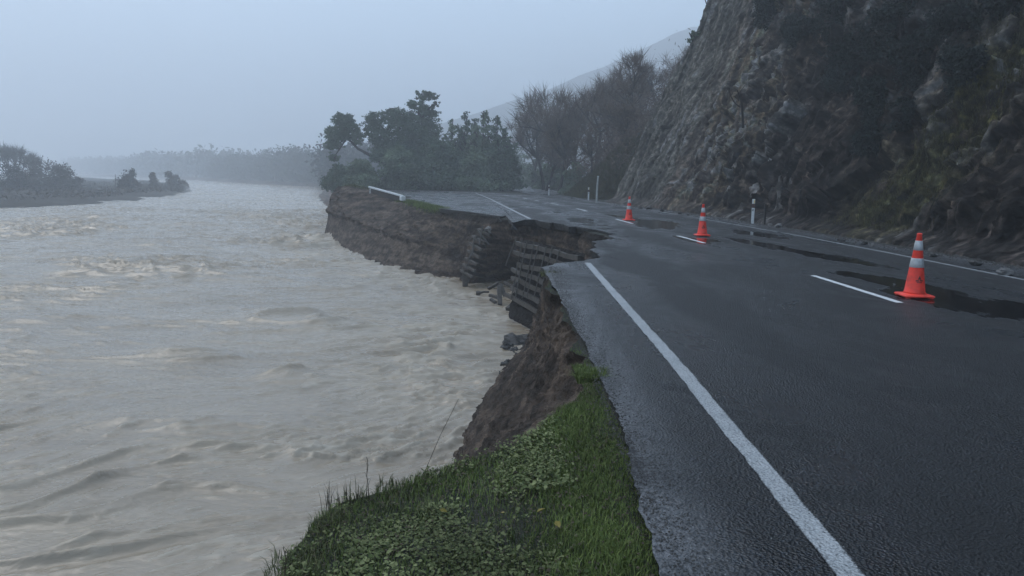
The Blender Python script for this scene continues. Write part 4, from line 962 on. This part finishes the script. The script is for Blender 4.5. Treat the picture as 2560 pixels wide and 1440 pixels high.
# stones along the cliff foot
SGp = 'stones along the foot of the cliff'
for i, (px, py, s, m_, lab) in enumerate(((2104, 603, .11, 'stone', 'round stone at the shoulder below the tumbled rock'), (2180, 614, .05, 'palestone', 'small pale stone right of the round stone'), (2440, 661, .13, 'stone', 'flat stone behind the right-hand white line'), (2512, 685, .13, 'palestone', 'flat pale stone at the far right of the shoulder'), (1945, 567, .14, 'palestone', 'pale white slab of rubble beside the moss slope'), (1925, 563, .08, 'palestone', 'small white fragment left of the pale slab'),
        (1600, 521, .12, 'stone', 'lump of slip debris just right of the first cone'), (1622, 523, .17, 'stone', 'largest lump of slip debris at the tan scar'), (1655, 528, .11, 'stone', 'debris lump at the right of the slip'), (1783, 545, .06, 'palestone', 'white chip beside the edge line right of the middle cone'), (2160, 610, .09, 'stone', 'stone in the rubble heap behind the shoulder'), (2332, 640, .09, 'stone', 'dark stone behind the nearest cone'), (1700, 534, .09, 'stone', 'dark lump between the slip and the middle cone'), (1720, 537, .05, 'stone', 'small dark lump left of the middle cone'), (2236, 709, .022, 'palestone', 'white pebble on the wet lane left of the nearest cone'))):
    p = P(px, py, .02); p[2] = s*.35; tag(rock(p, s, 60+i, m_, 'stone', .6), lab, 'stone', SGp)
for i, (px, py, s) in enumerate(((1300, 500, .10), (1312, 502, .10), (1285, 527, .05))):
    pass

# ------------------------------------------------------------------ cones
def make_cone():
    t = thing('traffic_cone', 'x', 'traffic cone', group='orange traffic cones along the centre line')
    mb = MB(); mb.box((0, 0, .030), (.40, .40, .034), None, .012)
    for sx in (-1, 1):
        for sy in (-1, 1): mb.box((sx*.155, sy*.155, .008), (.06, .06, .014), None, .003)
    mb.lathe([(.175, .046), (.160, .058), (.148, .062)], 28); mb.build('base', MAT['orange'], t)
    R0 = lambda z: .140+(.030-.140)*(z-.06)/(.90-.06)
    mb = MB(); mb.lathe([(R0(.06)+.012, .060), (R0(.08), .085), (R0(.88), .88), (R0(.885)+.004, .885), (R0(.90)+.004, .897), (R0(.9)-.006, .905), (R0(.9)-.010, .86)], 32)
    body = mb.build('body', MAT['orange'], t, False)
    for p in body.data.polygons: p.use_smooth = len(p.vertices) == 4
    for z0, z1 in ((.425, .555), (.665, .80)):
        m2 = MB(); m2.lathe([(R0(z0)+.001, z0), (R0(z0)+.004, z0+.003), (R0(z1)+.004, z1-.003), (R0(z1)+.001, z1)], 32); c = m2.build('collar', MAT['collar'], t)
        for p in c.data.polygons: p.use_smooth = len(p.vertices) == 4
    # the printed black mark: a peak over two smudged bars
    m3 = MB()
    def patch(a0, z0, a1, z1, top=None):
        V = []; k = 6
        for i in range(k+1):
            a = a0+(a1-a0)*i/k; f_ = i/k; zt = z1 if top is None else z0+(z1-z0)*(1-abs(2*f_-1))
            for z in (z0, zt+.0005): r_ = R0(z)+.0025; V.append((r_*math.cos(a), r_*math.sin(a), z))
        m3.add(V, [(2*i, 2*i+2, 2*i+3, 2*i+1) for i in range(k)])
    patch(-.22, .262, .22, .315, 1); patch(-.42, .236, -.06, .254); patch(.02, .238, .42, .256); patch(-.30, .216, .30, .226)
    m3.build('printed_mark', MAT['black'], t)
    return t
cone = make_cone()
for i, (px, py, rz, lab) in enumerate(((2285, 745, .45, 'nearest and largest orange cone with two white bands at the right'), (1755, 591, .25, 'middle orange cone beside a centre dash'), (1572, 552, .30, 'farthest orange cone mirrored in a puddle'))):
    o = cone if i == 0 else copy_tree(cone); p = P(px, py-(2, 1, .6)[i]); o.location = (p[0], p[1], .003); o['label'] = lab
    face = math.atan2(-p[1], -p[0])        # the printed side looks back down the road
    o.rotation_euler = (0, 0, face+rz)
# ------------------------------------------------------------------ marker posts
def make_post():
    t = thing('marker_post', 'x', 'marker post', group='white roadside marker posts')
    mb = MB(); mb.box((0, 0, .38), (.10, .045, 1.04), None, .010); mb.build('post', MAT['whitepost'], t)
    mb = MB(); mb.box((0, 0, .655), (.104, .049, .17), None, .008); mb.build('dark_band', MAT['band'], t)
    mb = MB(); mb.box((.022, -.0262, .815), (.038, .008, .13), None, .003); mb.build('reflector', MAT['reflector'], t)
    mb = MB(); mb.box((-.012, -.0262, .50), (.035, .006, .07), None, .002); mb.build('small_reflector', MAT['black'], t)
    return t
post = make_post()
for i, (px, py, lab) in enumerate(((1881, 559, 'nearest white marker post with a dark band, by the mossy slope'), (1471, 500.5, 'white marker post just left of the tall pale pole'), (1372, 488, 'farthest white marker post at the road bend'))):
    o = post if i == 0 else copy_tree(post); p = P(px, py); o.location = (p[0], p[1], 0); o['label'] = lab; o.rotation_euler = (0, .0, math.atan2(p[0], p[1])*-1+.1)
t = thing('pole', 'tall thin weathered white pole at the start of the rock face', 'pole', P(1491, 507.5)); mb = MB()
mb.tube([(0, 0, -.3), (.02, 0, 1.0), (.06, 0, 1.66)], [.062, .058, .05], 10); mb.build('shaft', MAT['greypost'], t)
mb = MB(); mb.tube([(.06, 0, 1.655), (.062, 0, 1.70)], [.056, .05], 10); mb.build('cap', MAT['whitepost'], t)
p = P(1911, 562); mb = MB(); mb.box((p[0], p[1], .36), (.07, .07, .78), None, .01); tag(mb.build('fence_post', MAT['bark']), 'dark thin wooden post right of the nearest marker post', 'post')
# ------------------------------------------------------------------ white rail on the edge
t = thing('sight_rail', 'low white board rail left hanging at the edge of the washed-out bank', 'rail')
a = atY(923, 467.5, 55.0); b = atY(1006, 490, 48.6); d = b-a; B_ = basis(d)
mb = MB(); mb.box((a+b)/2, (np.linalg.norm(d), .15, .12), B_, .02); mb.build('board', MAT['whiteboard'], t)
mb = MB(); mb.box(b+np.array([.02, -.06, -.14]), (.34, .30, .30), B_, .03); mb.build('end_block', MAT['whitepost'], t)
mb = MB(); mb.box((a+b)/2+np.array([0, 0, -.22]), (np.linalg.norm(d)*.97, .10, .32), B_, .01); mb.build('lower_board', MAT['bark'], t)
q = a+d*.1; mb = MB(); mb.box(q+np.array([-.12, -.15, -.35]), (.09, .09, .6), None, .01); mb.build('post', MAT['greypost'], t)

# ------------------------------------------------------------------ grasses
def blades(c, h, wdt, rs, lean=.35, nrm=None):
    n = len(c); az = rs.uniform(0, 2*math.pi, n); d = np.column_stack([np.cos(az), np.sin(az), 0*az]); w_ = np.column_stack([-np.sin(az), np.cos(az), 0*az])
    h = np.broadcast_to(h, (n,))[:, None]; wdt = np.broadcast_to(wdt, (n,))[:, None]; le = rs.uniform(.1, 1, (n, 1))*lean
    up = np.array([0, 0, 1.0]); m1 = c+up*h*.55+d*h*le*.35; e = c+up*h*(1-.35*le)+d*h*le*1.1
    v = np.stack([c-w_*wdt, c+w_*wdt, m1+w_*wdt*.7, m1-w_*wdt*.7, e], 1).reshape(-1, 3); b5 = np.arange(n)*5
    f3 = np.stack([np.stack([b5, b5+1, b5+2], 1), np.stack([b5, b5+2, b5+3], 1), np.stack([b5+3, b5+2, b5+4], 1)], 1).reshape(-1, 3)
    return v, f3
poly_verge = np.array([tuple(p) for p in TL if p[1] < 14]+[(.66, 13.6), (.68, 10.5), (.72, 8), (.73, 6), (.74, 5.0), (.70, 3.9), (.66, 3), (.66, -2), (-1.3, -2)])
rs = np.random.RandomState(12)
def verge_pts(n, y0=1.5, y1=13.5, x0=-1.4, x1=.85):
    p = np.column_stack([rs.uniform(x0, x1, n), rs.uniform(y0, y1, n)]); return p[inside(p[:, 0], p[:, 1], poly_verge)]
p = verge_pts(420000); edge_d = .70-p[:, 0]
# lush grass next to the seal; patchy further in
pg = S((.75-edge_d)/.45)+.55*S((.25+noise(p[:, 0]*1.6, p[:, 1]*1.6, 3))*1.5)*S((p[:, 1]-3.2)/1.2); pg = pg*np.where(p[:, 1] < 2.2, .6, 1)
k = rs.uniform(0, 1, len(p)) < np.clip(pg, .26, 1); k &= rs.uniform(0, 1, len(p)) < 1-.97*S((p[:, 1]-6.2)/1.6); p = p[k][:130000]
hgt = (.022+.036*rs.uniform(0, 1, len(p))**1.5)*(.7+.6*S(.5+noise(p[:, 0]*2, p[:, 1]*2, 9)))*(.55+.6*S((.70-p[:, 0])/.25))
v, f = blades(np.column_stack([p, land_z(p[:, 0], p[:, 1])-.004]), hgt, .0017+.0012*rs.uniform(0, 1, len(p)), rs, .8)
tag(mesh('grass', v, f, MAT['grass']), 'short wet green grass along the edge of the seal', 'grass', kind='stuff')
# broad low weeds over the verge
p = verge_pts(170000); edge_d = .70-p[:, 0]
pw = S((edge_d-.28)/.3)*S(.62+2.4*fbm(p[:, 0]*1.7, p[:, 1]*1.7, 5, 3)); k = rs.uniform(0, 1, len(p)) < pw; p = p[k][:44000]
n = len(p); c = np.column_stack([p, land_z(p[:, 0], p[:, 1])+.008+.05*rs.uniform(0, 1, n)*(.5+S(.5+noise(p[:, 0]*2.2, p[:, 1]*2.2, 1)))])
s = rs.uniform(.004, .012, n)*(1+.4*S(noise(p[:, 0]*2.2, p[:, 1]*2.2, 7)*4-.6)); az = rs.uniform(0, 6.28, n); tl = rs.uniform(-.5, .5, (n, 2))
V = []
for kx, ky, kz in ((-1, 0, -.1), (-.35, .75, .12), (.55, .62, .05), (1.15, 0, -.22), (.55, -.62, .05), (-.35, -.75, .12)):
    lx, ly = kx*s, ky*s; X_ = lx*np.cos(az)-ly*np.sin(az); Y_ = lx*np.sin(az)+ly*np.cos(az); V.append(np.stack([c[:, 0]+X_, c[:, 1]+Y_, c[:, 2]+kz*s+tl[:, 0]*X_+tl[:, 1]*Y_], 1))
V = np.stack(V, 1).reshape(-1, 3); b6 = np.arange(n)*6
f4 = np.concatenate([np.stack([b6, b6+3, b6+2, b6+1], 1), np.stack([b6, b6+5, b6+4, b6+3], 1)])
tag(mesh('ground_cover', V, f4, MAT['weed']), 'low broad-leaved weeds covering the verge by the river', 'ground cover', kind='stuff')
# long rough grass on the crest
ii = [i for i in range(len(TL)) if 1.0 < TL[i][1] < 6.4]; tl_ = TL[ii]
p = tl_[rs.randint(0, len(tl_), 9000)]+rs.normal(0, .085, (9000, 2))+np.array([.05, -.04]); p = p[inside(p[:, 0], p[:, 1], poly_verge)]
big_ = S((-.5-p[:, 0])/.4); hh = (.025+.05*rs.uniform(0, 1, len(p)))*(.6+.9*big_*S(.5+1.5*noise(p[:, 0]*4, p[:, 1]*4, 2)))
v, f = blades(np.column_stack([p, land_z(p[:, 0], p[:, 1])-.01]), hh, .0022, rs, 1.0)
tag(mesh('rough_grass', v, f, MAT['grass_dry']), 'longer straggling grass along the crest of the verge', 'grass', kind='stuff')
def tuft(px, py, z, h, n, r, label, mat='grass', lean=.9, wd=.0025, name='grass_tuft', y=None):
    c0 = P(px, py, z) if y is None else atY(px, py, y); a = np.clip(rs.normal(0, r, (n, 2)), -1.4*r, 1.4*r); c = np.column_stack([c0[0]+a[:, 0], c0[1]+a[:, 1], np.full(n, c0[2]-.01)])
    v, f = blades(c-c0, h*rs.uniform(.4, 1, n), wd, rs, lean); o = mesh(name, v, f, MAT[mat]); o.location = tuple(map(float, c0)); tag(o, label, 'grass tuft', 'grass tufts on the verge'); return o
tuft(850, 1268, -.31, .20, 42, .06, 'spiky dark tuft standing up against the river at the verge crest', 'stalk', .5)
tuft(885, 1255, -.31, .17, 40, .05, 'upright tuft just right of the spiky one at the crest', 'grass_dry', .6)
tuft(990, 1228, -.31, .10, 200, .08, 'low tuft at the crest left of the thin cane', 'grass_dry', .8)
tuft(1478, 948, -.05, .13, 900, .085, 'bright green tuft overhanging the soil beside the seal', 'grass', 1.1, .004)
tuft(1462, 930, -.08, .10, 500, .06, 'small green tuft left of the bright overhanging one', 'grass', 1.1, .004)
tuft(1378, 688, -.05, .12, 300, .12, 'olive tuft at the broken corner of the seal', 'grass_dry', 1.0, .006)
tuft(1068, 1290, -.25, .13, 70, .05, 'pale blue-green tuft amid the broad weeds', 'weed', 1.2, .005)
tuft(740, 1425, -.33, .12, 260, .09, 'feathery tuft in the lower left corner of the verge', 'grass_dry', 1.0)
# yellow leaves
for i, (px, py, lab) in enumerate(((1108, 1278, 'yellow fallen leaf beside the pale tuft'), (1253, 1320, 'bright yellow fallen leaf in the middle of the weeds'), (1352, 1336, 'dull yellow leaf near the grass'), (1392, 1380, 'yellow leaf nearest the seal'))):
    p0 = P(px, py, -.16); ln = .022; V = [(-ln, 0, 0), (-.3*ln, .7*ln, .006), (.5*ln, .6*ln, .004), (1.1*ln, 0, -.002), (.5*ln, -.6*ln, .007), (-.3*ln, -.7*ln, .003), (0, 0, -.004)]
    o = mesh('fallen_leaf', V, [(6, i_, (i_+1) % 6) for i_ in range(6)], MAT['yellow']); o.location = (p0[0], p0[1], float(land_z(p0[0], p0[1]))+.065); o.rotation_euler = (.2, .3, i*1.7); tag(o, lab, 'leaf', 'yellow leaves on the verge')
# cane and weed stalks
def stalk(pts, r, label, name, cat, twigs=(), mat='stalk'):
    mb = MB(); pts = np.array(pts); mb.tube(pts, np.linspace(r, r*.5, len(pts)), 6)
    for a, b in twigs:
        mb.tube([a, (np.array(a)+np.array(b))/2+np.array([0, 0, .004]), b], [r*.5, r*.3, r*.2], 4)
    o = mb.build(name, MAT[mat]); tag(o, label, cat); return o
y_ = 4.66
stalk([atY(1045, 1222, y_), atY(1068, 1165, y_+.1), atY(1100, 1090, y_+.2), atY(1146, 998, y_+.3)], .0028, 'long thin bare cane leaning up over the river', 'cane', 'cane')
y_ = 4.4
st = [atY(922, 1250, y_), atY(920, 1215, y_), atY(917, 1190, y_), atY(919, 1150, y_), atY(916, 1142, y_)]
tw_ = [(atY(920, 1215, y_), atY(928, 1195, y_)), (atY(918, 1195, y_), atY(911, 1180, y_)), (atY(918, 1180, y_), atY(922, 1160, y_)), (atY(919, 1165, y_), atY(912, 1150, y_)), (atY(920, 1225, y_), atY(928, 1222, y_)), (atY(919, 1200, y_), atY(926, 1196, y_))]
stalk(st, .003, 'withered weed stalk with seed heads at the crest of the verge', 'weed_stalk', 'weed', tw_)
y_ = 3.2
st = [atY(705, 1470, y_), atY(712, 1430, y_), atY(716, 1400, y_), atY(708, 1368, y_)]
stalk(st, .003, 'small dark weed stalk at the bottom left end of the verge', 'weed_stalk', 'weed', [(atY(712, 1430, y_), atY(728, 1405, y_)), (atY(714, 1412, y_), atY(700, 1392, y_)), (atY(716, 1400, y_), atY(722, 1380, y_))])
# white rail bank grasses, lip grass and slope grass
rs = np.random.RandomState(40)
ii = [i for i in range(len(TL)) if 38 < TL[i][1] < 50]; tl_ = TL[ii]; p = tl_[rs.randint(0, len(tl_), 9000)]+rs.normal(0, .22, (9000, 2)); zz = -.02+0*p[:, 0]
c = np.column_stack([p, land_z(p[:, 0], p[:, 1])-.03-.3*rs.uniform(0, 1, len(p))**2*(rs.uniform(0, 1, len(p)) < .4)]); v, f = blades(c, .22*rs.uniform(.4, 1, len(c)), .011, rs, .9)
tag(mesh('lip_grass', v, f, MAT['grass']), 'green grass on the lip of the far bank right of the white rail', 'grass', kind='stuff')
p = np.column_stack([rs.uniform(-14.5, -7.2, 26000), rs.uniform(50, 64, 26000)]); p = p[inside(p[:, 0], p[:, 1], np.array(bound))]; p = p[land_z(p[:, 0], p[:, 1]) > .06]
v, f = blades(np.column_stack([p, land_z(p[:, 0], p[:, 1])-.03]), .26*rs.uniform(.3, 1, len(p)), .014, rs, .9)
tag(mesh('mound_grass', v, f, MAT['grass_dry']), 'olive rough grass on the mound at the end of the far bank', 'grass', kind='stuff')
pts = []
for k in range(30000):
    yy = rs.uniform(53, 72); xx = float(FOOTX(yy))+rs.uniform(-.2, 5.0); pts.append((xx, yy))
pts = np.array(pts); dd = pts[:, 0]-FOOTX(pts[:, 1]); hz_ = .95*np.maximum(dd, 0)+S(dd/5)*(fbm(pts[:, 0]*.25, pts[:, 1]*.25, 0, 4)+.25*fbm(pts[:, 0]*1.1, pts[:, 1]*1.1, 0, 3))-.15
v, f = blades(np.column_stack([pts, hz_]), .55*rs.uniform(.3, 1, len(pts)), .022, rs, 1.0)
tag(mesh('slope_grass', v, f, MAT['moss']), 'olive-brown grass on the slope behind the tall pole', 'grass', kind='stuff')
# tussocks over the mossy band of the cliff
cc = []
for k in range(26000):
    hh = rs.uniform(.2, 7.0); yy = 22.0-.42*(hh-2.5)+rs.normal()*1.1; i = int(np.argmin(np.abs(fy_-yy))); j = int(hh/.085); q = cliffgrid[i, int(np.searchsorted(hts, hh))]; cc.append(q+rs.normal(0, .03, 3))
cc = np.array(cc); v, f = blades(cc, .22*rs.uniform(.3, 1, len(cc)), .007, rs, 1.3); v[:, 0] -= 0
tag(mesh('moss_grass', v, f, MAT['moss']), 'mossy yellow-green grass hanging down the rock face', 'grass', kind='stuff')
def chips(name, label, pts, s_, mat, seed, cat='gravel'):
    r_ = np.random.RandomState(seed); n = len(pts); base_ = np.array([(1, 0, 0), (-.5, .87, 0), (-.5, -.87, 0), (0, 0, .8)]); k = r_.uniform(.7, 1.3, (n, 4, 3))
    az = r_.uniform(0, 6.28, n); ca_, sa_ = np.cos(az), np.sin(az); b = base_[None]*k*s_[:, None, None]
    x_ = b[..., 0]*ca_[:, None]-b[..., 1]*sa_[:, None]; y_ = b[..., 0]*sa_[:, None]+b[..., 1]*ca_[:, None]
    v_ = np.stack([x_+pts[:, 0:1], y_+pts[:, 1:2], b[..., 2]+pts[:, 2:3]], -1).reshape(-1, 3); i4 = np.arange(n)*4
    f_ = np.concatenate([np.stack([i4, i4+1, i4+3], 1), np.stack([i4+1, i4+2, i4+3], 1), np.stack([i4+2, i4, i4+3], 1)])
    o = mesh(name, v_, f_, MAT[mat]); tag(o, label, cat, kind='stuff')
rs = np.random.RandomState(66)
yy = rs.uniform(2.5, 14, 5200)**1.0; xx = .66+np.abs(rs.normal(0, .13, 5200)); chips('gravel', 'loose chips along the broken edge of the seal', np.column_stack([xx, yy, np.full(5200, .001)]), rs.uniform(.003, .009, 5200), 'stone', 1)
yy = rs.uniform(8, 48, 5200); ex = np.interp(yy, FT[:, 1], FT[:, 0]); xx = ex-.35-np.abs(rs.normal(0, .28, 5200)); chips('rubble', 'small rubble strewn along the foot of the cliff', np.column_stack([xx, yy, np.full(5200, .0)]), rs.uniform(.008, .04, 5200)*rs.uniform(.4, 1.2, 5200), 'stone', 2)
p = verge_pts(5200); k = (.62-p[:, 0]) > 0; p = p[k]; v, f = blades(np.column_stack([p, land_z(p[:, 0], p[:, 1])+.01]), .07*rs.uniform(.3, 1, len(p)), .0016, rs, 1.6)
tag(mesh('dead_grass', v, f, MAT['stalk_pale']), 'straw-coloured dead blades through the weeds', 'dead grass', kind='stuff')
p = verge_pts(5000, 2.2, 9); chips('leaf_litter', 'brown leaf litter and bits on the verge', np.column_stack([p, land_z(p[:, 0], p[:, 1])+.03]), rs.uniform(.004, .012, len(p)), 'stalk', 3, 'litter')
# ------------------------------------------------------------------ the air
hz = M('haze_air'); hz.t.nodes.remove(hz.b); pv = hz.n('ShaderNodeVolumePrincipled')
pv.inputs['Color'].default_value = (.93, .96, 1.0, 1); pv.inputs['Density'].default_value = .0023; pv.inputs['Anisotropy'].default_value = 0.1
hz.L(pv.outputs[0], hz.t.nodes['Material Output'].inputs['Volume'])
mb = MB(); mb.box((0, 650, 97), (3900, 2700, 206)); o = mb.build('haze', hz.m); tag(o, 'pale fog filling the valley', 'fog', kind='stuff')
for t in bpy.data.objects:
    if 'used' in t: del t['used']
